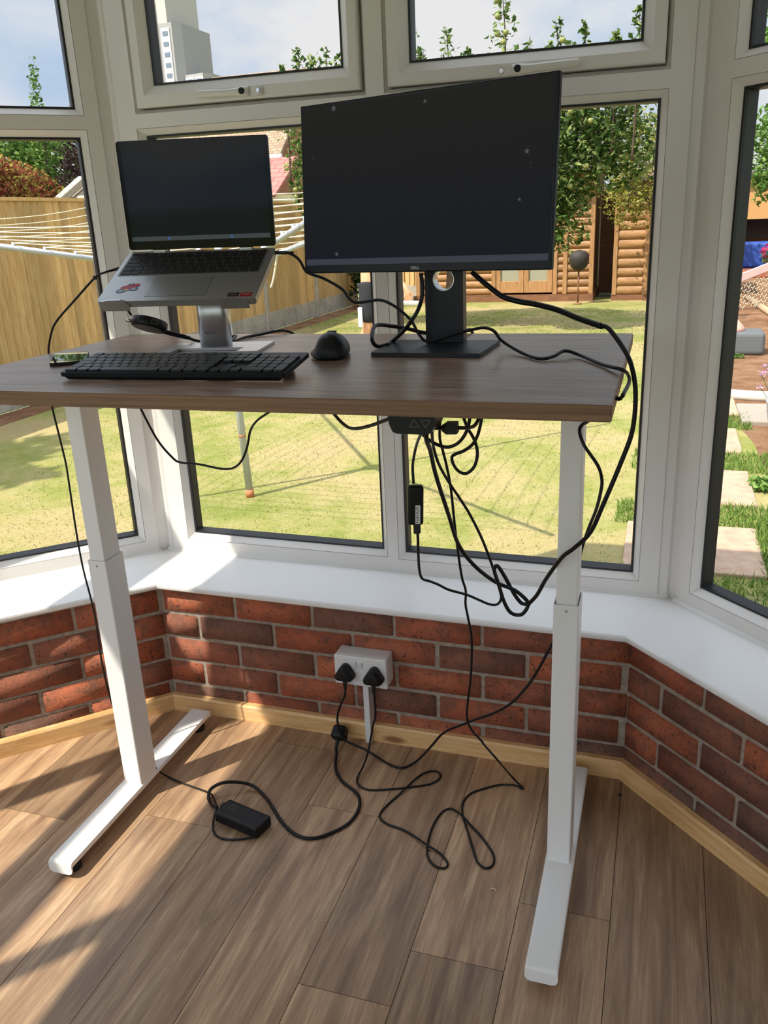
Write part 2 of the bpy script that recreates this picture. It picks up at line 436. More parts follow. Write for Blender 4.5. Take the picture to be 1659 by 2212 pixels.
WT = 2.36
def window(name, fr, outer, cells, beads):
    e = empty(name, kind='structure')
    frame_mesh(fr, outer, cells, beads).build('frame', M['upvc'], e)
    return e
fr = frame_front(.635)
sL = (-1.185, -.5624, 1.670, 2.325); cL = (-1.1373, -.6095, 1.7225, 2.275)
sR = (-.492, .136, 1.670, 2.325); cR = (-.4412, .0873, 1.7185, 2.275)
lowL = (-1.183, -.5624, .4695, 1.605); lowR = (-.4962, .131, .4665, 1.603)
op = lambda s: (s[0]-.001, s[1]+.001, s[2]-.002, s[3]+.001)
w1 = window('window_1', fr, (-1.254, .196, .412, WT), [lowL, lowR, op(sL), op(sR)], [.017, .017, .011, .011])
glazing(fr, lowL, w1); glazing(fr, lowR, w1)
a = make_sash(fr, sL, cL, w1); sash_handle(fr, -.852, -1, 1.6852, a)
a = make_sash(fr, sR, cR, w1); sash_handle(fr, -.190, 1, 1.6800, a)
for name, fr in (('window_2', frame_left((-1.275, .635))), ('window_3', frame_right((.225, .635)))):
    lo = (.084, .79, .4685, 1.606); up = (.086, .79, 1.6755, 2.29)
    w = window(name, fr, (.029, .85, .412, WT), [lo, up], [.018, .018])
    glazing(fr, lo, w); glazing(fr, up, w)
# corner posts between the frames
def post(name, pts):
    mb = MB(); n = len(pts)
    mb.loops([[lvl((p[0], p[1], z)) for p in pts] for z in (SILL, WT)], 0, True, True, True, False)
    o = mb.build(name, M['upvc']); o['kind'] = 'structure'
lp = frame_left((-1.275, .635)); rp = frame_right((.225, .635))
def arc(c, r, a0, a1, n=6): return [(c[0]+r*math.cos(R(a0+(a1-a0)*i/n)), c[1]+r*math.sin(R(a0+(a1-a0)*i/n))) for i in range(n+1)]
a = lp(.029, .004, 0)[:2]; a2 = lp(.029, .07, 0)[:2]
post('trim_2', [(-1.254, .640), (-1.262, .637), (-1.270, .636), (-1.276, .643), (-1.279, .641), (-1.287, .632)] + [a, a2, (-1.31, .72), (-1.254, .705)])
b = rp(.029, .004, 0)[:2]; b2 = rp(.029, .07, 0)[:2]
post('trim_3', [(.196, .640), (.196, .705), (.255, .72), b2, b, (.236, .631), (.229, .640), (.226, .643), (.219, .636), (.210, .637)])
# lintel above the bay windows, side walls, back wall, ceiling (mostly behind or above the camera)
def slab(name, mt, boxes, f=bay):
    mb = MB()
    for (x0, x1, y0, y1, z0, z1) in boxes:
        vs = [f((x, y, z)) for z in (z0, z1) for y in (y0, y1) for x in (x0, x1)]
        mb.add(vs, [(0,2,3,1),(4,5,7,6),(0,1,5,4),(2,6,7,3),(0,4,6,2),(1,3,7,5)])
    o = mb.build(name, mt); o['kind'] = 'structure'; return o
mb = MB()
for fr, a, b in ((frame_front(.635), -1.275, .225), (frame_left((-1.275, .635)), 0, .89), (frame_right((.225, .635)), 0, .89)):
    vs = [lvl(fr(u, d, z)) for z in (WT-.001, 2.57) for d in (-.005, .09) for u in (a, b)]
    mb.add(vs, [(0,2,3,1),(4,5,7,6),(0,1,5,4),(2,6,7,3),(0,4,6,2),(1,3,7,5)])
o = mb.build('trim_4', M['plaster']); o['kind'] = 'structure'
yl = lp(.87, 0, 0)[1]
ceil = [(-1.95, YB-.1), (.93, YB-.1), (.93, .02), (.30, .73), (-1.33, .73), (-1.95, .05)]
mb = MB(); mb.prism(ceil, 2.55, 2.62); o = mb.build('ceiling', M['ceiling']); o['kind'] = 'structure'
# side walls: low wall, deep transom band, high lights between mullions
for name, x0, x1 in (('wall_west', XL-.12, XL), ('wall_east', XR, XR+.12)):
    s = 1 if x0 < -1 else -1
    slab(name, M['plaster'], [(x0, x1, YB, yl, -.09, .41 if s > 0 else 2.55)])
    if s < 0: continue
    xm0, xm1 = (XL-.05, XL) if s > 0 else (XR, XR+.07)
    mb = MB()
    bars = [(-.835, -.755), (-1.754, -1.715), (-2.66, -2.60), (YB, YB+.08), (yl-.08, yl)]  # unseen glazing added here; bars and transom placed to shape the sun patches
    for a, b in bars: mb.box(xm0, xm1, a, b, .41, 2.55)
    if s > 0: mb.box(xm0, xm1, YB, yl, 1.714, 1.963)
    else: mb.box(xm0, xm1, YB, yl, 1.602, 1.70)
    mb.box(xm0, xm1, YB, yl, 2.475, 2.55); mb.box(xm0, xm1, YB, yl, .41, .47)
    e = empty('window_4' if s > 0 else 'window_5', kind='structure')
    mb.build('frame', M['upvc'], e)
    mb = MB(); xg = (xm0+xm1)/2
    mb.add([(xg, YB, .47), (xg, yl, .47), (xg, yl, 2.475), (xg, YB, 2.475)], [(0, 1, 2, 3)]); mb.build('pane', M['glass'], e)
    mb = MB()
    if s > 0: mb.box(XL-.12, XL+.19, YB, yl-.02, .3936, .4116)
    else: mb.box(XR-.19, XR+.12, YB, yl-.02, .3936, .4116)
    o = mb.build('trim_5' if s > 0 else 'trim_6', M['sill']); o['kind'] = 'structure'
slab('wall_back', M['plaster'], [(-1.98, -1.75, YB-.12, YB, -.09, 2.55), (.7, .93, YB-.12, YB, -.09, 2.55), (-1.75, .7, YB-.12, YB, 2.25, 2.55)])
e = empty('door_1', kind='structure'); mb = MB()
for a, b in ((-1.75, -1.68), (-.56, -.49), (.63, .7)): mb.box(a, b, YB-.10, YB-.04, 0, 2.25)
mb.box(-1.75, .7, YB-.10, YB-.04, 0, .07); mb.box(-1.75, .7, YB-.10, YB-.04, 2.18, 2.25)
mb.build('frame', M['upvc'], e)
mb = MB(); mb.add([(-1.75, YB-.07, .05), (.7, YB-.07, .05), (.7, YB-.07, 2.2), (-1.75, YB-.07, 2.2)], [(0, 1, 2, 3)]); mb.build('pane', M['glass'], e)

# double socket with trunking on the front wall
e0 = (bay((-.6120, .389-.0405, .196))-Vector((0, 0, .196)))
sx, sy, sz = -.612, .3485, .196
Ms = Matrix.Translation(bay((sx, sy, sz))) @ Matrix.Rotation(BZ, 4, 'Z')
so = empty('double_socket', M=Ms, label='white surface-mounted double wall socket on the brick wall under the window', cat='socket')
mb = MB(); mb.rbox(0, .146, .008, .0585, .0, .086, .004, 2); mb.build('back_box', M['socket'], so)
mb = MB(); mb.rbox(-.0005, .1465, 0, .0095, -.0005, .0865, .0035, 3); fp = mb.build('faceplate', M['socket'], so)
for u in (.0505, .0675):
    mb = MB(); mb.add([(u, 0, .052), (u+.0115, 0, .052), (u+.0115, 0, .073), (u, 0, .073), (u, -.002, .053), (u+.0115, -.002, .053), (u+.0115, -.006, .072), (u, -.006, .072)],
        [(4,5,6,7), (0,1,5,4), (1,2,6,5), (2,3,7,6), (3,0,4,7)]); mb.build('rocker_switch', M['socket'], so)
for u in (.0125, .1335):
    mb = MB(); mb.lathe([(.003, 0), (.003, .001)], 12, 0, Matrix.Translation((u, .0003, .043)) @ Matrix.Rotation(R(90), 4, 'X')); mb.build('screw', M['chrome'], so)
mb = MB(); mb.box(.068, .084, .035, .0595, -.196+.053, 0); mb.rbox(.068, .084, .0235, .0395, -.194, .0, .0012, 1)
o = mb.build('cable_trunking', M['socket'], None); o.matrix_world = Ms
tag(o, 'white vertical cable trunking running from the socket down over the pine skirting', 'trunking')
# ------------------------------------------------------------------ standing desk
DT = 1.119
def inv(o): return o.matrix_basis.inverted()
desk = empty('standing_desk', (-.513, .035, 0), label='height-adjustable standing desk with oak-look top on two white telescopic legs', cat='desk')
I = inv(desk)
mb = MB(); X0, X1, Y0, Y1 = -1.1358, .1089, -.3301, .4035
b = bmesh.new(); bmesh.ops.create_cube(b, size=1)
for v in b.verts: v.co = Vector((X0+(v.co.x+.5)*(X1-X0), Y0+(v.co.y+.5)*(Y1-Y0), DT-.0245+(v.co.z+.5)*.0245))
bmesh.ops.bevel(b, geom=b.edges[:], offset=.0012, segments=2, affect='EDGES')
b.normal_update(); b.verts.index_update()
for f in b.faces: mb.add([v.co[:] for v in f.verts], [tuple(range(len(f.verts)))], 0 if abs(f.normal.z) > .5 else 1)
b.free()
mb.build('desktop', [M['desk_top'], M['desk_edge']], desk, I)
HF, FW, CW, CD, JZ = .045, .0615, .0495, .0709, .6556
def leg(x, fo):
    mb = MB()                                         # lower tube, open at its top
    o = rrect(x, x+CW, 0, CD, .0035, 3); i_ = rrect(x+.002, x+CW-.002, .002, CD-.002, .003, 3)
    mb.loops([[(p[0], p[1], z) for p in l] for l, z in ((o, HF), (o, JZ), (i_, JZ), (i_, JZ-.03))], 0, True, False, False, False)
    mb.loops([[(p[0], p[1], z) for p in l] for l, z in ((i_, JZ-.02), ([(x+CW/2+(p[0]-x-CW/2)*.5, CD/2+(p[1]-CD/2)*.5) for p in o], JZ-.02))], 0, True, False, False, False)
    col = mb.build('leg_column', M['desk_white'], desk, I)
    mb = MB(); mb.lathe([(.0028, 0), (.0028, .0006), (.0018, .0008)], 12, 0, Matrix.Translation((x+CW/2, .0002, JZ-.012)) @ Matrix.Rotation(R(90), 4, 'X'))
    mb.build('screw', M['chrome'], col)
    mb = MB(); mb.vbox(x+.0045, x+CW-.0045, .0045, CD-.0045, JZ-.10, DT-.0245-.012, .003, 3); mb.build('inner_column', M['desk_white'], desk, I)
    mb = MB(); mb.vbox(x+.002, x+CW-.002, -.02, CD+.02, DT-.0365, DT-.0245, .004); mb.box(x-.005, x+CW+.005, -.24, .33, DT-.0295, DT-.0246)
    mb.build('side_bracket', M['desk_white'], desk, I)
    a, b_ = x+CW/2+fo-FW/2, x+CW/2+fo+FW/2; ya, yb = -.2815, .350
    mb = MB()                                         # pressed steel foot: folded channel with turned-down rounded front
    sec = lambda y, top, low, ins=0: [(a+ins, y, low), (a, y, top-.004), (a+.001, y, top-.001), (a+.004, y, top), (b_-.004, y, top), (b_-.001, y, top-.001), (b_, y, top-.004), (b_-ins, y, low)]
    ls = [sec(yb, HF, HF-.012), sec(ya+.004, HF, HF-.012)]
    for k in range(1, 5):
        t_ = k/4*R(80); ls.append(sec(ya+.004-.008*math.sin(t_), HF-.008*(1-math.cos(t_)), HF-.012-.006*k/4, .0006*k))
    ye = ls[-1][0][1]-.0015
    mb.loops(ls, 0, False, smooth=False)
    tabpts = [(a, HF-.0062), (b_, HF-.0062), (b_, HF-.022), (b_-.003, HF-.0285), (b_-.010, HF-.0315), (a+.010, HF-.0315), (a+.003, HF-.0285), (a, HF-.022)]
    yt = ya-.0040
    vs = [(p[0], yt-.0012*(HF-p[1])/.03, p[1]) for p in tabpts]+[(p[0], yt+.003, p[1]) for p in tabpts]
    n = len(tabpts); mb.add(vs, [tuple(range(n)), tuple(range(2*n-1, n-1, -1))]+[(i, i+n, (i+1) % n+n, (i+1) % n) for i in range(n)])
    mb.add([(a+.001, yb, HF-.001), (b_-.001, yb, HF-.001), (b_-.001, yb, HF-.02), (a+.001, yb, HF-.02)], [(0, 1, 2, 3)])
    ft = mb.build('foot', M['desk_white'], desk, I)
    for y in (ya+.032, yb-.03):
        mb = MB(); mb.lathe([(.006, HF-.004), (.006, .016), (.019, .014), (.021, .008), (.021, 0)], 20, 0, Matrix.Translation(((a+b_)/2, y, 0)))
        mb.build('levelling_foot', M['rubber'], ft, label='black levelling foot')
leg(0, .0028); leg(-1.0649, -.0028)
mb = MB(); mb.rbox(-1.0649+CW, 0, .018, .052, 1.048, 1.088, .002, 1); mb.build('crossbeam', M['desk_white'], desk, I)
mb = MB(); mb.rbox(-.80, -.38, .08, .17, 1.062, DT-.0246, .004, 2); mb.build('motor_control_box', M['black'], desk, I)
mb = MB()                                             # hand control under the front edge
prof = [(-.2205, 1.0946), (-.1455, 1.0946), (-.1475, 1.077), (-.1525, 1.0655), (-.159, 1.0625), (-.207, 1.0625), (-.2135, 1.0655), (-.2185, 1.077)]
ls = [[(p[0], y, p[1]) for p in prof] for y in (-.308, -.250)]
mb.loops(ls, 0, True, True, True, False)
hs = mb.build('height_control', M['black'], desk, I, label='black hand control with up and down triangle buttons')
def tri_outline(cx, cz, s, up):
    mb = MB(); k = 1 if up else -1
    o = [(cx-s, cz-k*s*.75), (cx+s, cz-k*s*.75), (cx, cz+k*s*.85)]
    g = [(sum(p[0] for p in o)/3, sum(p[1] for p in o)/3)]*3
    i_ = [(p[0]*.84+q[0]*.16, p[1]*.84+q[1]*.16) for p, q in zip(o, g)]
    mb.loops([[(p[0], -.3086, p[1]) for p in o], [(p[0], -.3086, p[1]) for p in i_]], 0, True, False, False, False); return mb
tri_outline(-.1785, 1.0795, .0078, True).build('up_arrow', M['grey_text'], hs)
tri_outline(-.1610, 1.0795, .0078, False).build('down_arrow', M['grey_text'], hs)

# ------------------------------------------------------------------ monitor
PM = Matrix.Translation((-.2857, .1172, 1.2736)) @ Matrix.Rotation(-.2409, 4, 'Z') @ Matrix.Rotation(-.0822, 4, 'X') @ Matrix.Rotation(-.0066, 4, 'Y')
mon = empty('computer_monitor', (-.2575, .206, DT), label='large black widescreen monitor swivelled on its stand at the back of the desk', cat='monitor')
I = inv(mon); w2, mh = .5385/2, .3188
mb = MB(); mb.rbox(-w2, w2, 0, .012, 0, mh, .002, 2); mb.rbox(-w2+.02, w2-.02, .010, .030, .02, mh-.02, .008, 3); mb.rbox(-.13, .13, .02, .05, .05, .27, .012, 3)
cs = mb.build('housing', M['mon_case'], mon, I @ PM)
mb = MB(); mb.add([(-w2+.006, -.0006, .0155), (w2-.006, -.0006, .0155), (w2-.006, -.0006, mh-.006), (-w2+.006, -.0006, mh-.006)], [(0, 1, 2, 3)])
sc_ = mb.build('screen', M['mon_screen'], mon, I @ PM, label='dim screen with a starry dark wallpaper')
mb = MB(); mb.add([(-w2+.0065, -.001, .0158), (w2-.0065, -.001, .0158), (w2-.0065, -.001, .0275), (-w2+.0065, -.001, .0275)], [(0, 1, 2, 3)]); mb.build('taskbar', M['mon_bar'], sc_)
def star(cx, cz, s, pts=5):
    mb = MB(); vs = []
    for i in range(pts*2):
        a = math.pi/2+math.pi*i/pts; r = s if i % 2 == 0 else s*.42; vs.append((cx+r*math.cos(a), -.001, cz+r*math.sin(a)))
    mb.add(vs, [tuple(range(len(vs)))]); mb.build('star', M['mon_star'], sc_)
for u, v, s in ((.150, .962, .0072), (.525, .935, .0048), (.90, .62, .0058), (.88, .375, .0042), (.152, .115, .0058), (.055, .69, .0022), (.915, .56, .0015), (.28, .80, .0013)):
    star(-w2+u*.5385, v*mh, s)
o = link_mesh('lettering', text_mesh('DELL', .0085, .0002, 1.05), M['white_text'], cs, Matrix.Translation((-.006, -.0007, .0075)) @ Matrix.Rotation(R(90), 4, 'X'))
# stand: upright with round cable hole, flat base
mb = MB(); x0, x1, z0, z1 = -.2967, -.2176, DT+.008, 1.43; hx_, hz_, hr = -.2575, 1.2515, .021
def plate(y, flip):
    n = 32; ci = [(hx_+hr*math.cos(2*math.pi*i/n), y, hz_+hr*math.sin(2*math.pi*i/n)) for i in range(n)]
    sq = []
    for i in range(n):
        a = 2*math.pi*i/n; c, s = math.cos(a), math.sin(a); k = .0385/max(abs(c), abs(s)); sq.append((hx_+k*c, y, hz_+k*s))
    fs = [(i, (i+1) % n, (i+1) % n+n, i+n) for i in range(n)]
    mb.add(ci+sq, [f if flip else f[::-1] for f in fs])
    q = lambda a, b, c, d: mb.add([(a, y, c), (b, y, c), (b, y, d), (a, y, d)], [(0, 1, 2, 3) if not flip else (3, 2, 1, 0)])
    q(x0, x1, z0, hz_-.0385); q(x0, x1, hz_+.0385, z1); q(x0, hx_-.0385, hz_-.0385, hz_+.0385); q(hx_+.0385, x1, hz_-.0385, hz_+.0385)
plate(.206, False); plate(.236, True)
mb.loops([[(a, y, b) for a, b in ((x0, z0), (x1, z0), (x1, z1), (x0, z1))] for y in (.206, .236)], 0, True, False, False, False)
up = mb.build('stand_column', M['mon_base'], mon, I)
mb = MB(); mb.lathe([(hr, -.001), (hr+.0012, -.0012), (hr+.0012, .0005), (hr-.001, .004), (hr-.001, .031), (hr, .031)], 32, 0, Matrix.Translation((hx_, .206, hz_)) @ Matrix.Rotation(R(-90), 4, 'X'))
# ring only (open lathe caps removed)
ring = MB(); n = 32
ring.loops([[(hx_+r*math.cos(2*math.pi*i/n), y, hz_+r*math.sin(2*math.pi*i/n)) for i in range(n)] for r, y in ((hr+.001, .2058), (hr-.0008, .2052), (hr-.0012, .2065), (hr-.0012, .236))], 0, True, False, False, True)
ring.build('cable_ring', M['chrome'], up, None, 'silver ring lining the cable hole')
mb = MB(); mb.rbox(-.29, -.225, .150, .215, 1.40, 1.46, .01, 3); mb.build('pivot', M['mon_case'], mon, I)
mb = MB(); mb.prism([(-.3695, .0635), (-.1535, .0575), (-.1475, .2360), (-.3680, .2400)], DT+.0005, DT+.0085); mb.build('stand_base', M['mon_base'], mon, I)

# ------------------------------------------------------------------ laptop on its stand
PL = Matrix.Translation((-.7751, .1702, 1.3263)) @ Matrix.Rotation(.1892, 4, 'Z') @ Matrix.Rotation(.009, 4, 'Y')
PB = PL @ Matrix.Rotation(.4177, 4, 'X'); PS = PL @ Matrix.Rotation(.024, 4, 'X')
lap = empty('laptop', (-.7751, .12, 1.27), .1892, label='open silver laptop with dark screen propped on the aluminium stand', cat='laptop')
I = inv(lap); w, db, hs_ = .161, .2126, .2182
mb = MB(); mb.vbox(-w, w, -db, 0, -.013, 0, .008, 4)
# wedge the front edge
base = mb.build('base', M['silver'], lap, I @ PB)
mb = MB(); mb.vbox(-.1525, .148, -.1095, -.0075, -.0003, .0003, .003, 3); kd = mb.build('keyboard_deck', mat('deck_recess', (.22, .215, .205, 1), .5, .4), base)
mb = MB(); mb.box(-.067, .056, -.1965, -.117, -.0004, .0004); mb.box(-.0667, .0557, -.1962, -.1173, .0, .0006, 1); mb.build('touchpad', [M['black'], M['touchpad']], base)
KC = {}
def keycap(wu, hu, hgt, m, nm):
    k = (round(wu, 4), round(hu, 4), nm)
    if k not in KC:
        mb = MB(); r = min(wu, hu)*.12
        a = rrect(0, wu, 0, hu, r, 2); b_ = rrect(.0006, wu-.0006, .0006, hu-.0006, r, 2)
        mb.loops([[(p[0], p[1], 0) for p in a], [(p[0], p[1], hgt*.7) for p in a], [(p[0], p[1], hgt) for p in b_]], 0, True, False, True, False)
        KC[k] = mb.mesh('key', m)
    return KC[k]
def put_key(parent, x, y, z, wu, hu, hgt, m, nm):
    o = bpy.data.objects.new('key', keycap(wu, hu, hgt, m, nm)); COL.objects.link(o); o.parent = parent; o.location = (x, y, z); return o
# laptop rows from the back edge
rows = [([1]*14+[1.0], .62), ([1]*13+[2], 1), ([1.5]+[1]*12+[1.5], 1), ([1.75]+[1]*11+[2.25], 1), ([1.3]+[1]*11+[2.7], 1), ([1.2, 1, 1, 1.1, 5.2, 1.1, 1.1, 1.1, 1.1, 1.1], .95)]
v = -.0105; pu = (.148+.1525-.006)/15; pv = .0170
for ws, hh in rows:
    u = -.1495
    for wk in ws:
        put_key(kd, u+.0009, v-hh*pv+.0009, .0003, wk*pu-.0018, hh*pv-.0018, .0012, M['lap_key'], 'l'); u += wk*pu
    v -= hh*pv
# stickers and little marks
mb = MB(); mb.box(.103, .125, -.2045, -.190, 0, .0005); st = mb.build('sticker', M['black'], base, None, 'black processor sticker')
mb = MB(); mb.box(.106, .121, -.1985, -.1950, .0005, .0007); mb.build('lettering', M['grey_text'], st)
mb = MB(); mb.box(.103, .125, -.2045, -.2025, .0005, .0007); mb.build('stripe', mat('sticker_orange', rgb(150, 60, 40), .5), st)
mb = MB(); mb.box(.128, .151, -.2045, -.190, 0, .0005); st = mb.build('sticker', mat('sticker_red', rgb(150, 22, 34), .5), base, None, 'dark red graphics sticker')
mb = MB(); mb.box(.132, .147, -.1985, -.1950, .0005, .0007); mb.build('lettering', mat('sticker_pale', rgb(200, 120, 120), .5), st)
mb = MB()
def blob(cx, cy, rx, ry, z, mi, n=18, rot=0): mb.add([(cx+rx*math.cos(a)*math.cos(rot)-ry*math.sin(a)*math.sin(rot), cy+rx*math.cos(a)*math.sin(rot)+ry*math.sin(a)*math.cos(rot), z) for a in [2*math.pi*i/n for i in range(n)]], [tuple(range(n))], mi)
blob(-.124, -.172, .0095, .0085, .0004, 1); blob(-.124, -.172, .0055, .005, .0006, 2); blob(-.0995, -.164, .0095, .0085, .0004, 1); blob(-.0995, -.164, .0055, .005, .0006, 2)
blob(-.113, -.157, .016, .0085, .0005, 0, 18, .2); blob(-.099, -.150, .009, .0065, .0007, 3, 18, .3); blob(-.113, -.168, .005, .004, .0007, 4)
blob(-.112, -.147, .004, .003, .0009, 5); blob(-.106, -.145, .003, .003, .0009, 5)
mb.build('sticker', [mat('sticker_pink', rgb(190, 70, 90), .5), mat('sticker_blue', rgb(90, 120, 160), .5), mat('sticker_grey', rgb(180, 185, 200), .5), mat('sticker_crimson', rgb(190, 50, 70), .5), mat('sticker_cream', rgb(220, 190, 150), .5), mat('sticker_teal', rgb(70, 90, 100), .5)], base, None, 'small pink and blue sticker beside the touchpad')
mb = MB(); mb.rbox(.133, .141, -.0105, -.0055, 0, .0008, .0003, 1); mb.build('power_button', M['chrome'], base)
mb = MB(); blob(0, -.003, .011, .0035, .0006, 0); mb.build('sticker', mat('sticker_rose', rgb(170, 90, 110), .5), base, None, 'tiny rose sticker at the hinge')
for u in (-.108, .082):
    mb = MB(); mb.rbox(u, u+.03, -.004, .005, -.006, .004, .002, 2); mb.build('hinge', M['chrome'], base)
mb = MB(); mb.vbox(-w, w, 0, .2182, -.0055, 0, .006, 4, 0, Matrix.Rotation(R(90), 4, 'X') @ Matrix.Translation((0, 0, 0)))
# lid: shiny black front, silver back
lid = MB(); a = rrect(-w, w, .0035, hs_, .006, 4)
lid.loops([[(p[0], 0, p[1]) for p in a], [(p[0], .0052, p[1]) for p in a]], 1, True, False, True, False); lid.add([(p[0], 0, p[1]) for p in a], [tuple(range(len(a)))], 0)
lo = lid.build('lid', [M['lap_bezel'], M['silver']], lap, I @ PS)
mb = MB(); mb.add([(-.152, -.0006, .021), (.152, -.0006, .021), (.152, -.0006, .209), (-.152, -.0006, .209)], [(0, 1, 2, 3)]); sc_ = mb.build('screen', M['lap_screen'], lo)
mb = MB(); mb.add([(-.1515, -.001, .0212), (.1515, -.001, .0212), (.1515, -.001, .0300), (-.1515, -.001, .0300)], [(0, 1, 2, 3)]); mb.build('taskbar', M['lap_bar'], sc_)
for u in (-.072, .066):
    mb = MB(); mb.add([(u, -.0013, .0228), (u+.005, -.0013, .0228), (u+.005, -.0013, .0285), (u, -.0013, .0285)], [(0, 1, 2, 3)]); mb.build('icon', M['lap_icon'], sc_)
mb = MB(); mb.lathe([(.0018, 0), (.0018, .0004)], 12, 0, Matrix.Translation((.012, -.0003, .2135)) @ Matrix.Rotation(R(90), 4, 'X')); mb.build('camera', M['grey_text'], lo)

# aluminium laptop stand
ls_ = empty('laptop_stand', (-.778, .16, DT), .19, label='silver aluminium laptop stand under the open laptop', cat='stand')
I = inv(ls_); SM = Matrix.Translation((-.629, .093, DT)) @ Matrix.Rotation(.19, 4, 'Z')
mb = MB(); z0, z1 = .0006, .0062                       # base plate: U shape, open to the front
pts = [(-.222, 0), (-.190, 0), (-.190, .062), (-.045, .062), (-.045, 0), (0, 0), (0, .150), (-.222, .150)]
n = len(pts)
mb.add([(p[0], p[1], z) for z in (z0, z1) for p in pts], [(8,9,10,15),(10,11,14,15),(11,12,13,14),(0,7,2,1),(2,7,6,3),(3,6,5,4)]+[(i, (i+1) % n, (i+1) % n+n, i+n) for i in range(n)])
mb.build('base_plate', M['stand_silver'], ls_, I @ SM)
mb = MB(); ang = [2*math.pi*i/40 for i in range(40)]
def sup(a, rx, ry, e=.45): c, s = math.cos(a), math.sin(a); return (rx*math.copysign(abs(c)**e, c), ry*math.copysign(abs(s)**e, s))
cl = [(-.118, .100)]
mb.loops([[(-.118+sup(a, .0335, .020)[0], .100+sup(a, .0335, .020)[1], z) for a in ang] for z in (.006, .150)], 0, True, True, True, True)
colm = mb.build('column', M['stand_silver'], ls_, I @ SM)
link_mesh('lettering', text_mesh('BoYata', .0082, .0002, 1.1), M['grey_text'], colm, Matrix.Translation((-.122, .0797, .036)) @ Matrix.Rotation(R(90), 4, 'X'))
mb = MB(); mb.rbox(-.118, .118, -.19, -.03, -.019, -.0135, .002, 2); tp = mb.build('tray', M['stand_silver'], ls_, I @ PB)
mb = MB(); mb.rbox(-.03, .03, -.14, -.06, -.055, -.017, .008, 2); mb.build('pivot_block', M['stand_silver'], ls_, I @ PB)
for u0, u1 in ((-.151, -.094), (.092, .149)):
    mb = MB(); n = 10; y = -db-.0005
    # arm under the laptop, curling up in a rounded lip at the front
    mb.rbox(u0+.004, u1-.004, -db-.004, -.12, -.0185, -.0135, .0015, 1)
    o_ = [(u0, -.0185), (u1, -.0185), (u1-.001, -.008), (u1-.007, .002), (u1-.015, .0045), (u0+.013, .0045), (u0+.004, .002), (u0, -.005)]
    mb.loops([[(p[0], y-.0045, p[1]) for p in o_], [(p[0], y-.0005, p[1]) for p in o_]], 0, True, True, True, False)
    mb.build('front_lip', M['stand_silver'], ls_, I @ PB)

# ------------------------------------------------------------------ keyboard, mouse, phone
kr = math.atan2(-.206+.2271, -.4336+.8679)
KM = Matrix.Translation((-.8679, -.2271, DT)) @ Matrix.Rotation(kr, 4, 'Z')
kb = empty('keyboard', M=KM, label='full-size black keyboard with number pad in front of the laptop stand', cat='keyboard')
KT = Matrix.Translation((0, 0, .009)) @ Matrix.Rotation(R(7.2), 4, 'X')
kw, kdp = .4365, .127
mb = MB(); mb.vbox(0, kw, 0, kdp, -.002, .0055, .004, 3); mb.loops([[(x, y, z) for x, y, z in ((.012, .004, -.0085), (kw-.012, .004, -.0085), (kw-.012, .09, -.006), (.012, .09, -.006))], [(.006, .002, -.002), (kw-.006, .002, -.002), (kw-.006, .11, -.002), (.006, .11, -.002)]], 0, True, True, False, False)
case = mb.build('case', M['kb_case'], kb, KT)
for u in (.03, kw-.05):
    mb = MB(); mb.add([(u, .108, -.001), (u+.022, .108, -.001), (u+.022, .122, -.001), (u, .122, -.001), (u, .112, -.0215), (u+.022, .112, -.0215), (u+.022, .117, -.0215), (u, .117, -.0215)], [(7,6,5,4),(0,1,5,4),(1,2,6,5),(2,3,7,6),(3,0,4,7)])
    mb.build('tilt_leg', M['black'], case)
U = .0189; m0 = .0065
layout = [  # rows from the front: (x units, width, height rows)
 [(0,1.25,1),(1.25,1.25,1),(2.5,1.25,1),(3.75,6.25,1),(10,1.25,1),(11.25,1.25,1),(12.5,1.25,1),(13.75,1.25,1),(15.2,1,1),(16.2,1,1),(17.2,1,1),(18.45,2,1),(20.45,1,1),(21.45,1,2)],
 [(0,1.25,1)]+[(1.25+i,1,1) for i in range(11)]+[(12.25,2.75,1),(16.2,1,1),(18.45,1,1),(19.45,1,1),(20.45,1,1)],
 [(0,1.75,1)]+[(1.75+i,1,1) for i in range(12)]+[(13.75,1.25,1),(18.45,1,1),(19.45,1,1),(20.45,1,1),(21.45,1,2)],
 [(0,1.5,1)]+[(1.5+i,1,1) for i in range(12)]+[(13.5,1.5,1),(15.2,1,1),(16.2,1,1),(17.2,1,1),(18.45,1,1),(19.45,1,1),(20.45,1,1)],
 [(i,1,1) for i in range(13)]+[(13,2,1),(15.2,1,1),(16.2,1,1),(17.2,1,1),(18.45,1,1),(19.45,1,1),(20.45,1,1),(21.45,1,1)],
 [(0,1,1)]+[(1.6+i+.45*(i//4),1,1) for i in range(12)]+[(15.2,1,1),(16.2,1,1),(17.2,1,1)]]
cnt = 0; rest = MB()
for r, row in enumerate(layout):
    for (x, wk, hk) in row:
        px_, py_ = m0+x*U+.001, .0055+r*U+.001
        if cnt < 100: put_key(case, px_, py_, .0055, wk*U-.002, hk*U-.002-(0 if r < 5 else .003), .0042, M['key'], 'k')
        else:
            rest.vbox(px_, px_+wk*U-.002, py_, py_+hk*U-.005, .0055, .0097, .002, 2)
        cnt += 1
if rest.v: o = rest.build('key', M['key'], case); o['kind'] = 'stuff'

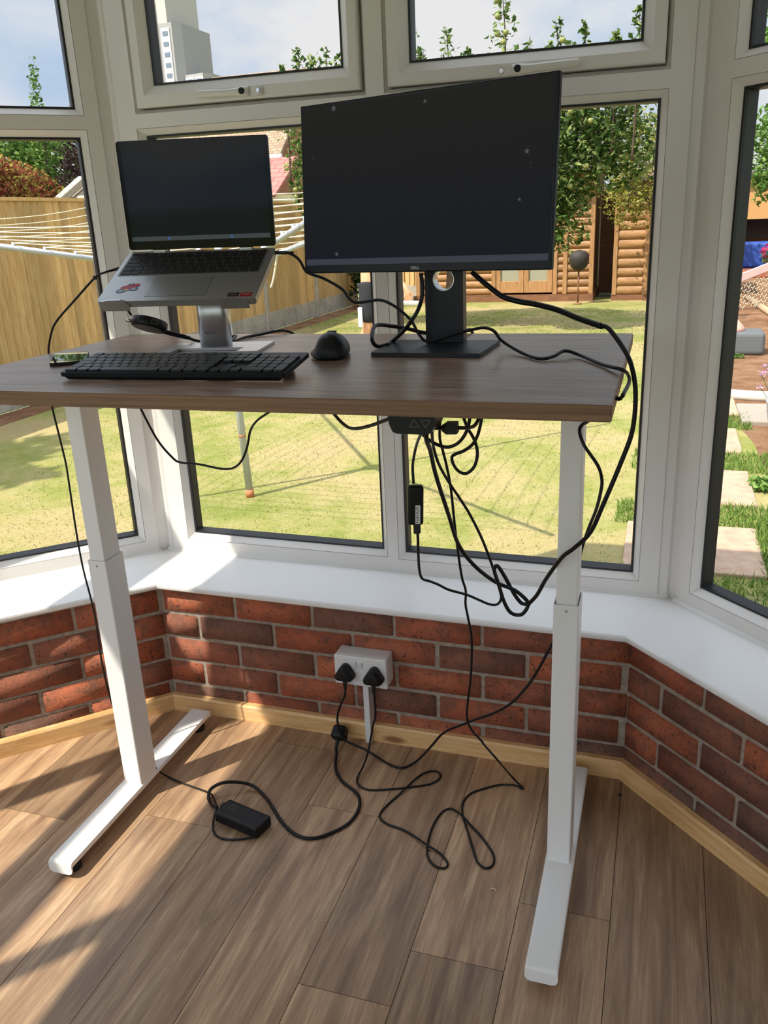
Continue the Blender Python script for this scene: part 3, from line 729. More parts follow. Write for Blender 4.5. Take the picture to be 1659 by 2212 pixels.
ms = empty('computer_mouse', (-.452, .068, DT), .26, label='black wireless mouse with thumb rest to the right of the keyboard', cat='mouse')
sec = [(-.54, 0), (-.56, .16), (-.49, .27), (-.39, .36), (-.35, .58), (-.25, .86), (-.05, 1), (.18, .95), (.36, .74), (.46, .45), (.47, .18), (.44, 0)]
mb = MB(); ls = []
for yy, ww, hh, sx_ in ((-.061, .045, .014, 0), (-.057, .060, .028, 0), (-.044, .072, .043, 0), (-.018, .079, .050, -.001), (.008, .080, .047, -.002), (.030, .073, .039, -.001), (.050, .064, .028, .001), (.059, .056, .018, .002), (.062, .046, .008, .002)):
    fl_ = max(0, 1-abs(yy-.002)/.045)                 # thumb wing only in the middle
    ls.append([(sx_+x*ww*(1 if x > -.4 else (.86+.14*fl_)), yy, .0015+z*hh) for x, z in sec])
mb.loops(ls, 0, True, True, True, True)
bd = mb.build('body', M['mouse'], ms); md = bd.modifiers.new('smooth', 'SUBSURF'); md.levels = 2; md.render_levels = 2
mb = MB(); mb.lathe([(.004, -.003), (.0105, -.0028), (.011, 0), (.0105, .0028), (.004, .003)], 20, 0, Matrix.Translation((.004, .040, .0285)) @ Matrix.Rotation(R(90), 4, 'Y')); mb.build('scroll_wheel', M['chrome'], ms)
mb = MB(); mb.rbox(-.008, .010, -.004, .012, .0455, .0492, .001, 1); mb.build('top_button', M['black'], ms)

pa = math.atan2(-.83, .56)
PH = Matrix.Translation((-1.0805, .027, DT)) @ Matrix.Rotation(pa, 4, 'Z')
ph = empty('smartphone', M=PH, label='smartphone lying face up at the left end of the keyboard', cat='phone')
mb = MB(); mb.vbox(0, .145, 0, .071, .0004, .0074, .009, 5); mb.build('body', M['black'], ph)
mb = MB(); a = rrect(.001, .144, .001, .070, .0085, 5); mb.add([(p[0], p[1], .0078) for p in a], [tuple(range(len(a)))]); mb.build('screen_glass', M['phone_glass'], ph, None, 'mirror-like glass')
CAB= {'charger_dc':[(-0.9589,0.11,1.2934),(-0.9735,0.1,1.2896),(-1.0023,0.1,1.2787),(-1.0649,0.1,1.231),(-1.1155,0.1,1.1914),(-1.1368,0.1,1.166),(-1.152,0.1016,1.1349),(-1.155,0.099,1.1165),(-1.1667,0.1,1.0452),(-1.1716,0.1,0.9964),(-1.165,0.1,0.9137),(-1.1606,0.1,0.8573),(-1.1614,0.1,0.7996),(-1.1644,0.1,0.6809),(-1.1627,0.1,0.5828),(-1.1517,0.1,0.4569),(-1.1543,0.1,0.311),(-1.1383,0.1,0.1753),(-1.1,0.12,0.07),(-1.0558,0.0946,0.05),(-1.0187,0.0692,0.05),(-1.0173,0.0955,0.01),(-0.9578,0.0831,0.004),(-0.8657,0.0643,0.004),(-0.8419,0.0474,0.006),(-0.8091,0.0096,0.012)],'charger_strap':[(-0.8094,0.0077,0.012),(-0.8055,-0.0144,0.006),(-0.7938,-0.0439,0.003),(-0.7739,-0.0695,0.003),(-0.746,-0.0793,0.003),(-0.7114,-0.0719,0.003),(-0.6825,-0.0594,0.004),(-0.6738,-0.0594,0.008)],'charger_ac':[(-0.8079,0.0055,0.014),(-0.8309,0.0199,0.007),(-0.8548,0.0454,0.005),(-0.8542,0.0602,0.02),(-0.8299,0.0781,0.03),(-0.7953,0.097,0.025),(-0.7609,0.1084,0.012),(-0.7174,0.0876,0.004),(-0.6764,0.0501,0.004),(-0.6354,0.0103,0.004),(-0.5901,-0.0202,0.004),(-0.55,-0.0267,0.004),(-0.515,-0.0062,0.004),(-0.4779,0.043,0.004),(-0.4694,0.098,0.004),(-0.4835,0.1438,0.004),(-0.5069,0.1672,0.004),(-0.546,0.1925,0.004),(-0.5757,0.2267,0.004),(-0.5914,0.2591,0.005),(-0.5998,0.2914,0.012)],'charger_plug':[(-0.623,0.35,0.0195)],'hub_tail':[(-0.9571,0.11,1.2771),(-0.9595,0.12,1.2619),(-0.9722,0.14,1.2259),(-0.9716,0.15,1.2129),(-0.9648,0.16,1.1926)],'hub_lead':[(-0.8893,0.16,1.1566),(-0.8743,0.18,1.1489),(-0.859,0.2,1.1389),(-0.8481,0.24,1.124),(-0.8229,0.28,1.1141),(-0.8,0.33,1.125),(-0.765,0.2403,1.123),(-0.7667,0.309,1.123),(-0.7515,0.3572,1.123),(-0.71,0.42,1.124),(-0.68,0.445,1.089),(-0.67,0.44,1.019)],'laptop_lead':[(-0.6136,0.2,1.3152),(-0.5904,0.2,1.3136),(-0.5672,0.2,1.2999),(-0.5533,0.2,1.2762),(-0.5392,0.2,1.2684),(-0.5127,0.2,1.2594),(-0.4747,0.2,1.2381),(-0.4613,0.2,1.221),(-0.4505,0.2,1.2114),(-0.4332,0.2,1.2102),(-0.3911,0.19,1.2153),(-0.3629,0.185,1.2071),(-0.3373,0.18,1.1908),(-0.3169,0.175,1.1727),(-0.3016,0.17,1.1483),(-0.2831,0.172,1.1332),(-0.2374,0.175,1.1457),(-0.1895,0.16,1.1585),(-0.1605,0.14,1.1645),(-0.1359,0.11,1.1613),(-0.1279,0.1449,1.139),(-0.0824,0.0917,1.125),(-0.0395,0.0306,1.123),(-0.0166,0.0451,1.125),(0.0008,0.0717,1.131),(0.0261,0.068,1.125),(0.0734,-0.023,1.123),(0.1105,-0.0868,1.125),(0.118,-0.0141,1.1015),(0.122,-0.0985,1.107),(0.121,-0.2292,1.1185),(0.113,-0.2431,1.1096),(0.085,-0.06,1.085),(0.0568,-0.01,1.0248),(0.0445,-0.02,1.0168),(0.041,-0.03,1.0067),(0.0505,-0.04,0.9846),(0.0747,-0.04,0.9497),(0.0822,-0.03,0.9217),(0.0804,-0.01,0.8938),(0.0712,0.03,0.8444),(0.0555,0.08,0.7883),(0.0407,0.12,0.7279),(0.0268,0.13,0.6458),(0.011,0.14,0.5652),(-0.0212,0.15,0.4803),(-0.0662,0.16,0.379),(-0.1227,0.17,0.3024),(-0.2142,0.2,0.2306),(-0.2792,0.22,0.1786),(-0.3179,0.24,0.12),(-0.3812,0.314,0.012),(-0.4137,0.2847,0.005),(-0.4594,0.2957,0.005),(-0.5245,0.3301,0.008),(-0.5625,0.33,0.0208),(-0.5849,0.33,0.0288),(-0.5976,0.33,0.043),(-0.6053,0.33,0.0712),(-0.6057,0.33,0.1061),(-0.5924,0.33,0.1471),(-0.5793,0.325,0.1791),(-0.5752,0.325,0.2037)],'monitor_power':[(-0.193,0.18,1.2665),(-0.1636,0.17,1.244),(-0.13,0.16,1.2217),(-0.0971,0.15,1.2126),(-0.0692,0.14,1.209),(-0.0222,0.11,1.2014),(0.0238,0.07,1.189),(0.0673,0.03,1.1799)],'monitor_power_b':[(0.0673,0.03,1.1799),(0.0789,0.02,1.178),(0.106,-0.02,1.1515),(0.1227,-0.05,1.1257),(0.132,-0.06,1.0815),(0.1302,-0.06,1.0186),(0.1142,-0.06,0.9614),(0.0882,-0.06,0.8846),(0.0675,-0.05,0.8275),(0.0388,-0.035,0.7891),(0.0153,-0.02,0.7619),(-0.018,0.03,0.695),(-0.0407,0.07,0.6399),(-0.0615,0.1,0.6031),(-0.0652,0.1,0.5921),(-0.0775,0.1,0.5769),(-0.098,0.1,0.579),(-0.111,0.09,0.6079),(-0.121,0.08,0.6514),(-0.1297,0.08,0.6807),(-0.124,0.08,0.6925),(-0.1095,0.085,0.668),(-0.089,0.09,0.626),(-0.0737,0.092,0.6066),(-0.0629,0.09,0.6097),(-0.0646,0.088,0.6179),(-0.0874,0.08,0.6411),(-0.1259,0.07,0.6605),(-0.1635,0.04,0.7065),(-0.1883,0.01,0.7621),(-0.192,-0.05,0.8435),(-0.196,-0.12,0.9402),(-0.1889,-0.18,1.0013),(-0.1788,-0.24,1.0467),(-0.17,-0.2,1.085)],'monitor_loop':[(-0.2943,0.17,1.2677),(-0.2914,0.17,1.2366),(-0.2973,0.16,1.2016),(-0.3108,0.12,1.1703),(-0.3679,0.2073,1.131),(-0.3666,0.1547,1.129),(-0.3892,0.1623,1.125),(-0.3955,0.1499,1.139),(-0.4093,0.2,1.156),(-0.4067,0.23,1.1599),(-0.3832,0.26,1.1532),(-0.3501,0.27,1.1459),(-0.319,0.28,1.1367),(-0.26,0.32,1.127),(-0.25,0.42,1.125),(-0.25,0.446,1.089),(-0.26,0.44,0.999)],'inline_upper':[(-0.1844,-0.24,1.0475),(-0.1943,-0.22,1.039),(-0.2186,-0.16,1.0062),(-0.2363,-0.12,0.9704),(-0.2445,-0.1,0.9463),(-0.2436,-0.1,0.9171)],'inline_box':[(-0.2412,-0.1,0.877),(-0.243,-0.1,0.9134),(-0.2397,-0.1,0.8405)],'inline_lower':[(-0.2398,-0.1,0.8386),(-0.2387,-0.1,0.8118),(-0.2418,-0.09,0.7766),(-0.2492,-0.06,0.7297),(-0.2495,-0.04,0.7035),(-0.2394,-0.02,0.69),(-0.2269,0.0,0.6748),(-0.2095,0.01,0.6614),(-0.1759,0.02,0.6495),(-0.1521,0.02,0.6412),(-0.1283,0.02,0.6329),(-0.1126,0.02,0.6345),(-0.1048,0.02,0.6482),(-0.108,0.02,0.6691),(-0.1128,0.01,0.694),(-0.1205,0.0,0.7305),(-0.1334,-0.03,0.7935),(-0.1489,-0.06,0.8498),(-0.1622,-0.08,0.8858),(-0.1785,-0.1,0.9242),(-0.1879,-0.13,0.9648),(-0.1863,-0.17,1.0067),(-0.1696,-0.24,1.0512)],'desk_cord':[(-0.191,-0.1,1.0424),(-0.1984,-0.08,1.0005),(-0.1957,-0.07,0.9729),(-0.194,-0.05,0.9381),(-0.1915,-0.03,0.8869),(-0.193,0.0,0.81),(-0.1939,0.03,0.7371),(-0.1912,0.05,0.6737),(-0.1857,0.06,0.6393),(-0.1887,0.07,0.6033),(-0.185,0.08,0.5628),(-0.1827,0.1,0.5064),(-0.1896,0.12,0.405),(-0.2057,0.15,0.2691),(-0.172,0.16,0.208),(-0.171,0.16,0.2048),(-0.1337,0.15,0.1712),(-0.1266,0.2907,0.03),(-0.0933,0.2803,0.004),(-0.1144,0.2834,0.008),(-0.1524,0.283,0.003),(-0.191,0.2562,0.003),(-0.2182,0.2292,0.003),(-0.2276,0.1929,0.003),(-0.22,0.1498,0.003),(-0.1979,0.0996,0.004),(-0.1687,0.0347,0.003),(-0.1517,0.0007,0.003),(-0.1321,-0.0124,0.003),(-0.1179,0.0009,0.003),(-0.1225,0.0329,0.003),(-0.1552,0.0783,0.003),(-0.1873,0.11,0.004),(-0.2131,0.1333,0.008),(-0.2399,0.1578,0.004),(-0.2591,0.1598,0.003),(-0.2736,0.1317,0.003),(-0.2787,0.0794,0.003),(-0.2733,0.02,0.004),(-0.2638,-0.012,0.003),(-0.2413,-0.035,0.003),(-0.219,-0.0358,0.003),(-0.2156,-0.0199,0.003),(-0.2391,0.0052,0.003),(-0.2732,0.02,0.007),(-0.3354,0.0567,0.003),(-0.3874,0.0699,0.003),(-0.4121,0.0911,0.003),(-0.4101,0.1242,0.003),(-0.3925,0.1751,0.003),(-0.3759,0.215,0.007),(-0.3616,0.2648,0.003),(-0.34,0.2917,0.003),(-0.3177,0.2946,0.003),(-0.3068,0.2744,0.003),(-0.3243,0.2428,0.003),(-0.3759,0.2143,0.003),(-0.4314,0.191,0.003),(-0.4737,0.18,0.003),(-0.5025,0.1929,0.003),(-0.514,0.2157,0.004),(-0.5118,0.2582,0.012),(-0.5135,0.2995,0.02),(-0.5155,0.33,0.0397),(-0.5077,0.33,0.0746),(-0.5183,0.34,0.0356),(-0.5071,0.335,0.0872),(-0.496,0.33,0.1227),(-0.4906,0.325,0.1538),(-0.4888,0.32,0.181)],'loop_a':[(-0.146,-0.12,1.0482),(-0.1384,-0.12,1.0281),(-0.1294,-0.12,1.0131),(-0.1231,-0.12,0.9961),(-0.1222,-0.12,0.9789),(-0.1281,-0.12,0.9595),(-0.142,-0.12,0.9472),(-0.1558,-0.12,0.9511),(-0.1653,-0.12,0.9647),(-0.1668,-0.12,0.9763),(-0.1605,-0.12,0.9814),(-0.145,-0.12,0.9883),(-0.1274,-0.13,1.0037),(-0.1158,-0.14,1.0253),(-0.1094,-0.14,1.0538)],'loop_b':[(-0.1956,-0.2,1.0347),(-0.188,-0.19,1.0235),(-0.1742,-0.18,1.0122),(-0.1577,-0.18,1.0099),(-0.1411,-0.18,1.0178),(-0.1294,-0.18,1.033),(-0.1238,-0.18,1.0479),(-0.1211,-0.18,1.0625)],'handset_lead':[(-0.1623,-0.26,1.061),(-0.1533,-0.24,1.0571)],'handset_plug':[(-0.1533,-0.24,1.0571),(-0.1283,-0.24,1.0582)],'handset_lead_b':[(-0.1283,-0.24,1.0582),(-0.1156,-0.22,1.0538),(-0.1089,-0.2,1.0531),(-0.106,-0.18,1.0613)],'under_j':[(-0.3942,-0.1,1.0494),(-0.3806,-0.12,1.0448),(-0.3486,-0.16,1.0375),(-0.3169,-0.2,1.0408),(-0.2738,-0.24,1.0564),(-0.2235,-0.28,1.08)],'under_k':[(-0.9378,0.1,1.0094),(-0.9322,0.1,0.9917),(-0.9141,0.12,0.9179),(-0.8941,0.14,0.8717),(-0.8801,0.15,0.8573),(-0.8317,0.15,0.8551),(-0.7728,0.15,0.8468),(-0.7427,0.15,0.8515),(-0.7209,0.15,0.869),(-0.7035,0.15,0.9021),(-0.6863,0.14,0.9424),(-0.6568,0.12,0.971),(-0.6165,0.1,0.9949)]}
# ------------------------------------------------------------------ cables
def cable(pts, r, name, parent, m='cable', label=None, seg=8):
    mb = MB(); mb.tube(pts, r, seg); return mb.build(name, M[m], parent, None, label)
def plug_body(parent, Mx, name='plug', s=1.0, square=False):
    """13 A plug: rounded triangular body, faces -y, flex leaves downwards"""
    pts = []
    for cx, cz, rr, a0, a1 in ((0, .0105, .0125, 35, 145), (-.0150, -.0080, .0098, 145, 262), (.0150, -.0080, .0098, 278, 395)) if not square else ((-.009, .010, .0105, 90, 180), (-.011, -.009, .0105, 180, 270), (.011, -.009, .0105, 270, 360), (.009, .010, .0105, 0, 90)):
        for k in range(7): t_ = R(a0+(a1-a0)*k/6); pts.append((cx+rr*math.cos(t_), cz+rr*math.sin(t_)))
    mb = MB(); f = lambda k, y, dz=0: [(p[0]*k*s, y*s, (p[1]*k+dz)*s) for p in pts]
    mb.loops([f(1, 0), f(1.03, -.008), f(1.0, -.018), f(.90, -.026), f(.72, -.030), f(.4, -.0315)], 0, True, True, True, False)
    o = mb.build(name, M['black'], parent, Mx)
    mb = MB(); mb.tube([(0, -.014*s, -.012*s), (0, -.014*s, -.028*s), (0, -.014*s, -.044*s)], lambda t_: (.0075-.0035*t_)*s, 10, 0, False)
    mb.build('strain_relief', M['rubber'], o); return o
def usb_plug(parent, p, q, w=.012, h=.0065, name='connector'):
    p, q = Vector(p), Vector(q); d = q-p
    mb = MB(); L_ = d.length
    mb.rbox(-w/2, w/2, 0, L_, -h/2, h/2, .002, 2); mb.tube([(0, L_, 0), (0, L_+.012, 0)], h*.42, 8, 0, False)
    rot = d.to_track_quat('Y', 'Z').to_matrix().to_4x4()
    return mb.build(name, M['black'], parent, Matrix.Translation(p) @ rot)

CAB['laptop_lead'][-1] = (-.5785, .333, .190); CAB['laptop_lead'][-2] = (-.5795, .331, .206); CAB['laptop_lead'][-2] = (-.581, .331, .172)
CAB['desk_cord'][-1] = (-.4975, .333, .188); CAB['desk_cord'][-2] = (-.4965, .332, .166)
CAB['charger_ac'].append((-.612, .316, .0105))
# 1 laptop charger
c = empty('laptop_charger', (0, 0, 0), label='laptop charger brick lying on the floor with its black leads', cat='charger')
cable(CAB['charger_dc'], .0024, 'laptop_lead', c); cable(CAB['charger_strap'], .0024, 'loop', c); cable(CAB['charger_ac'], .0042, 'mains_lead', c)
ax = Vector((-.655+.7706, -.0187-.0105, 0)).normalized()
BM = Matrix.Translation((-.7255, -.0165, 0)) @ Matrix.Rotation(math.atan2(ax.y, ax.x), 4, 'Z')
mb = MB(); mb.rbox(-.067, .067, -.029, .029, .001, .031, .006, 3); br = mb.build('power_brick', M['black'], c, BM)
mb = MB(); mb.loops([[(-.035+r*math.cos(a), .004+r*math.sin(a), .0312) for a in [2*math.pi*i/24 for i in range(24)]] for r in (.010, .0092)], 0, True, False, False, False); mb.build('emblem', M['grey_text'], br)
mb = MB(); mb.rbox(-.078, -.064, .002, .020, .010, .024, .004, 2); mb.build('lead_socket', M['rubber'], br)
o = plug_body(c, Matrix.Translation((-.612, .360, .028)) @ Matrix.Rotation(R(-48), 4, 'X'), 'plug', 1.0, True)
usb_plug(c, (-.934, .118, 1.2985), (-.957, .112, 1.294))
mb = MB(); mb.rbox(-.004, .004, -.003, .003, -.004, .004, .001, 1); mb.build('cable_tie', M['rubber'], c, Matrix.Translation(CAB['charger_dc'][2]))
# 2 usb hub hanging at the laptop's left
HM = Matrix.Translation((-.9240, .165, 1.172)) @ Vector((0, 0, 1)).rotation_difference(Vector((.10, .40, .91)).normalized()).to_matrix().to_4x4()
hub = empty('usb_hub', M=HM, label='round black USB hub dangling below the laptop by its short lead', cat='USB hub'); HI = HM.inverted()
mb = MB(); mb.lathe([(.0, .011), (.036, .0105), (.039, .008), (.0395, -.008), (.037, -.0108), (.0, -.011)], 40); hb = mb.build('body', M['black'], hub)
mb = MB(); mb.lathe([(.0, -.0112), (.035, -.0112), (.035, -.0116), (0, -.0117)], 36); mb.build('base_pad', mat('warm_grey_pad', (.16, .14, .125, 1), .6), hb)
for a, wd, mt in ((-42, .015, 'chrome'), (-95, .007, 'dark_hole')):
    mb = MB(); mb.box(-wd/2, wd/2, -.0402, -.036, -.005, .005); mb.box(-wd/2+.001, wd/2-.001, -.0405, -.038, -.004, .004, 1); mb.build('port', [M[mt], M['dark_hole']], hb, Matrix.Rotation(R(a+90), 4, 'Z'))
mb = MB(); mb.lathe([(.004, 0), (.0045, .012), (.003, .014)], 12, 0, Matrix.Translation((-.038, -.014, 0)) @ Matrix.Rotation(R(-90), 4, 'Y')); mb.build('audio_plug', M['chrome'], hb)
cable(CAB['hub_tail'], .0024, 'short_lead', hub).matrix_local = HI
# 3 lead from hub across the desk
c = empty('video_cable', label='thick black video cable running from the hub behind the laptop stand to the back edge', cat='cable')
cable(CAB['hub_lead'], .0034, 'lead', c); usb_plug(c, CAB['hub_lead'][0], CAB['hub_lead'][2], .019, .010)
# 4 lead from laptop right side, over desk, down to the left wall plug
c = empty('docking_cable', label='long black cable from the laptop over the desk and down to the left wall plug', cat='cable')
cable(CAB['laptop_lead'], .0031, 'lead', c); usb_plug(c, (-.6185, .196, 1.3150), CAB['laptop_lead'][1], .013, .007)
plug_body(c, Ms @ Matrix.Translation((.0335, -.001, .0415)), 'plug', 1.05)
# 5 monitor cable
c = empty('monitor_cable', label='thick black cable from the monitor looping down past the right edge of the desk', cat='cable')
cable(CAB['monitor_power'], .0054, 'sleeved_lead', c); cable(CAB['monitor_power_b'], .0040, 'lead', c)
# 6 loop at the monitor base
c = empty('display_cable', label='black cable in a loop at the left of the monitor base', cat='cable'); cable(CAB['monitor_loop'], .0042, 'lead', c)
# 7 cable with inline box
c = empty('inline_adapter_cable', label='black cable with an inline box and white label hanging in front of the window', cat='cable')
cable(CAB['inline_upper'], .0026, 'upper_lead', c); cable(CAB['inline_lower'], .0027, 'lower_lead', c)
b0, b1, b2 = [Vector(p) for p in CAB['inline_box']]
mb = MB(); L_ = (b1-b2).length/2+.001; mb.rbox(-.0145, .0145, -.009, .009, -L_, L_, .005, 3)
XM = Matrix.Translation((b1+b2)/2) @ Matrix.Rotation(R(2), 4, 'Y') @ Matrix.Rotation(R(18), 4, 'Z')
ib = mb.build('inline_box', M['black'], c, XM)
mb = MB(); mb.box(-.0005, .0085, -.0094, -.0091, -.034, .002); lb = mb.build('label', M['white_text'], ib, None, 'small white printed label')
mb = MB()
for k in range(7): mb.box(.0006+.0011*(k % 2), .0026+.0008*(k % 3)+.002, -.0097, -.0095, -.032+.0046*k, -.0300+.0046*k)
mb.build('print', M['grey_text'], lb)
mb = MB(); mb.rbox(-.006, .006, -.005, .005, -.0195, .001, .0015, 1); mb.build('connector', M['rubber'], c, Matrix.Translation(b2))
# 8 desk mains cord
c = empty('desk_power_cord', label='thin black mains cord falling from the desk to floor loops and the right wall plug', cat='cable')
cable(CAB['desk_cord'], .0026, 'lead', c); plug_body(c, Ms @ Matrix.Translation((.114, -.001, .041)), 'plug', 1.08)
# 9.. loops hanging under the desk
c = empty('spare_cable', label='looped black cable hanging furthest right under the desk front edge', cat='cable'); cable(CAB['loop_a'], .0029, 'lead', c)
c = empty('motor_cable', label='short black cable sagging just right of the desk hand control', cat='cable'); cable(CAB['loop_b'], .0029, 'lead', c)
c = empty('control_lead', label='black lead with a chunky connector plugged in beside the desk hand control', cat='cable')
cable(CAB['handset_lead'], .003, 'lead', c); cable(CAB['handset_lead_b'], .003, 'lead', c)
p, q = [Vector(x) for x in CAB['handset_plug']]; d = q-p
mb = MB(); mb.loops([[(x, yy*k, zz*k) for yy, zz in ((-.008, -.009), (.008, -.009), (.008, .009), (-.008, .009))] for x, k in ((0, .45), (.008, 1), (d.length, 1.0), (d.length+.001, .8))], 0, True, True, True, False)
mb.build('connector', M['black'], c, Matrix.Translation(p) @ d.to_track_quat('X', 'Z').to_matrix().to_4x4())
c = empty('handset_cable', label='black cable sagging left of the desk hand control under the front edge', cat='cable'); cable(CAB['under_j'], .0029, 'lead', c)
c = empty('slack_cable', label='black cable drooping in a wide bow under the left half of the desk', cat='cable'); cable(CAB['under_k'], .0026, 'lead', c)
# crumbs on the floor
mb = MB(); mb.tube([(-.108, -.070, .0016), (-.103, -.066, .003), (-.098, -.069, .0018), (-.100, -.073, .0015)], .0013, 6); o = mb.build('wood_shaving', mat('pale_shaving', rgb(225, 205, 175), .8)); tag(o, 'tiny pale curl of debris on the floor near the right foot of the desk', 'debris')
mb = MB(); mb.lathe([(0, .0002), (.005, .0004), (.0035, .003), (0, .0045)], 7, 0, Matrix.Translation((.139, .322, 0))); o = mb.build('crumb', M['rubber']); tag(o, 'dark crumb on the floor by the right skirting corner', 'debris')
# ------------------------------------------------------------------ garden
G = -.09
def leaf_mat(name, stops, trans=.35):
    m = bpy.data.materials.new(name); m.use_nodes = True; nt = m.node_tree
    for n in list(nt.nodes): nt.nodes.remove(n)
    out = nt.nodes.new('ShaderNodeOutputMaterial'); mx = nt.nodes.new('ShaderNodeMixShader'); d = nt.nodes.new('ShaderNodeBsdfDiffuse'); tl = nt.nodes.new('ShaderNodeBsdfTranslucent')
    g = nt.nodes.new('ShaderNodeNewGeometry'); r = nt.nodes.new('ShaderNodeValToRGB'); e = r.color_ramp.elements
    while len(e) < len(stops): e.new(.5)
    for i, (p, c) in enumerate(stops): e[i].position = p; e[i].color = c
    nt.links.new(g.outputs['Random Per Island'], r.inputs[0]); nt.links.new(r.outputs[0], d.inputs[0]); nt.links.new(r.outputs[0], tl.inputs[0])
    mx.inputs[0].default_value = trans; nt.links.new(d.outputs[0], mx.inputs[1]); nt.links.new(tl.outputs[0], mx.inputs[2]); nt.links.new(mx.outputs[0], out.inputs[0])
    return m
LM = {
 'apple': leaf_mat('apple_leaf', [(0, rgb(50, 72, 36)), (.5, rgb(80, 106, 52)), (1, rgb(150, 164, 98))]),
 'green': leaf_mat('green_leaf', [(0, rgb(60, 88, 40)), (.5, rgb(92, 122, 58)), (1, rgb(132, 156, 84))]),
 'bright': leaf_mat('bright_leaf', [(0, rgb(66, 100, 44)), (.5, rgb(98, 132, 62)), (1, rgb(138, 164, 94))]),
 'acer': leaf_mat('acer_leaf', [(0, rgb(104, 52, 46)), (.45, rgb(136, 76, 60)), (.72, rgb(156, 116, 70)), (1, rgb(160, 152, 80))]),
 'yellow': leaf_mat('yellow_leaf', [(0, rgb(104, 110, 44)), (.5, rgb(142, 144, 66)), (1, rgb(168, 160, 96))]),
 'purple': leaf_mat('purple_leaf', [(0, rgb(44, 34, 38)), (.6, rgb(70, 54, 54)), (1, rgb(96, 84, 70))]),
 'dark': leaf_mat('dark_leaf', [(0, rgb(30, 44, 24)), (.6, rgb(54, 74, 40)), (1, rgb(90, 104, 60))]),
 'autumn': leaf_mat('amber_leaf', [(0, rgb(120, 96, 40)), (.5, rgb(168, 140, 64)), (1, rgb(206, 160, 90))]),
 'grass': leaf_mat('grass_blade', [(0, rgb(112, 124, 58)), (.45, rgb(138, 140, 76)), (.75, rgb(160, 150, 104)), (1, rgb(176, 164, 126))], .6),
 'lush': leaf_mat('lush_grass_blade', [(0, rgb(86, 116, 52)), (.5, rgb(116, 142, 68)), (1, rgb(150, 166, 96))]),
}
M['bark'] = mat('bark', rgb(82, 66, 52), .9)
def leaf_points(rng, blobs, n, shell=.45):
    tot = sum(b[1][0]*b[1][1]*b[1][2] for b in blobs); out = []
    for c, r in blobs:
        for _ in range(int(n*r[0]*r[1]*r[2]/tot)):
            d = Vector((rng.gauss(0, 1), rng.gauss(0, 1), rng.gauss(0, 1))).normalized(); k = shell+(1-shell)*rng.random()**.6
            k *= 1+.16*math.sin(5*d.x+3*d.z+c[0])*math.sin(4*d.y+7*d.z)
            out.append((c[0]+d.x*r[0]*k, c[1]+d.y*r[1]*k, c[2]+d.z*r[2]*k))
    return out
def leaves(mb, rng, pts, size, droop=.3):
    for p in pts:
        a = rng.uniform(0, 6.283); el = rng.uniform(-1.0, .6)-droop*.5; s = size*rng.uniform(.6, 1.25)
        d = Vector((math.cos(a)*math.cos(el), math.sin(a)*math.cos(el), math.sin(el))); sd = d.cross(Vector((rng.gauss(0, .5), rng.gauss(0, .5), 1))).normalized()*s*.30
        p = Vector(p); nn = d.cross(sd).normalized()*s*.10
        mb.add([p-d*s*.5, p-d*s*.1+sd+nn, p+d*s*.5, p-d*s*.1-sd+nn], [(0, 1, 2), (0, 2, 3)])
def tree(name, label, cat, base, trunk_h, trunk_r, blobs, n, size, lm, seed, group=None, shoots=(), branches=6, droop=.3):
    rng = random.Random(seed); e = empty(name, base, label=label, cat=cat, group=group); I = inv(e)
    mb = MB(); b = Vector(base); top = b+Vector((0, 0, trunk_h))
    mb.tube([b-Vector((0, 0, .05)), b.lerp(top, .5)+Vector((trunk_r*.4, 0, 0)), top], lambda t_: trunk_r*(1.15-.45*t_), 9)
    for i in range(branches):
        c, r = blobs[i % len(blobs)]; tgt = Vector(c)+Vector((rng.uniform(-.7, .7)*r[0], rng.uniform(-.7, .7)*r[1], rng.uniform(-.2, .8)*r[2]))
        s_ = b.lerp(top, rng.uniform(.6, 1)); mb.tube([s_, s_.lerp(tgt, .5)+Vector((0, 0, -.1*r[2])), tgt], lambda t_: trunk_r*(.5-.4*t_), 6)
    pts = leaf_points(rng, blobs, n)
    for (x, y, z0, z1, wd) in shoots:
        mb.tube([(x, y, z0-(.5 if z0 > 2 else 0)), (x+.02, y, (z0+z1)/2), (x+rng.uniform(-.05, .05), y, z1)], lambda t_: .014*(1.1-t_), 5)
        for k in range(int((z1-z0)*150)):
            t_ = rng.random(); pts.append((x+rng.gauss(0, wd*1.2)*(1.15-t_), y+rng.gauss(0, wd)*(1.15-t_), z0+(z1-z0)*t_))
    mb.build('trunk', M['bark'], e, I)
    mb = MB(); leaves(mb, rng, pts, size, droop); mb.build('foliage', LM[lm], e, I)
    return e

# lawn
m = mat('dry_lawn', (.3, .3, .1, 1), .95, 0, .1); t = NT(m); p = t.pos()
n1 = t.noise(p, .9, 5, .62, .3); n2 = t.noise(p, 7, 5, .7); n3 = t.noise(p, 60, 4, .7)
c = t.ramp(n1, [(.36, rgb(106, 120, 54)), (.46, rgb(130, 134, 72)), (.55, rgb(160, 146, 102)), (.66, rgb(166, 144, 110))])
c = t.mix(t.ramp(n2, [(.4, (0, 0, 0, 1)), (.68, (.6, .6, .6, 1))]), c, rgb(166, 154, 114))
c = t.mix(t.ramp(n3, [(.35, (.5, .5, .5, 1)), (.6, (0, 0, 0, 1))]), c, rgb(122, 118, 56))
t.color(c); t.bump(n3, .5, .012)
mb = MB(); mb.add([(-5.25, .70, G), (.78, .70, G), (.78, 4.2, G), (.66, 5.2, G), (.60, 8, G), (.8, 14.4, G), (-5.25, 14.4, G)], [(0, 1, 2, 3, 4, 5, 6)])
o = mb.build('lawn', m); o['kind'] = 'structure'
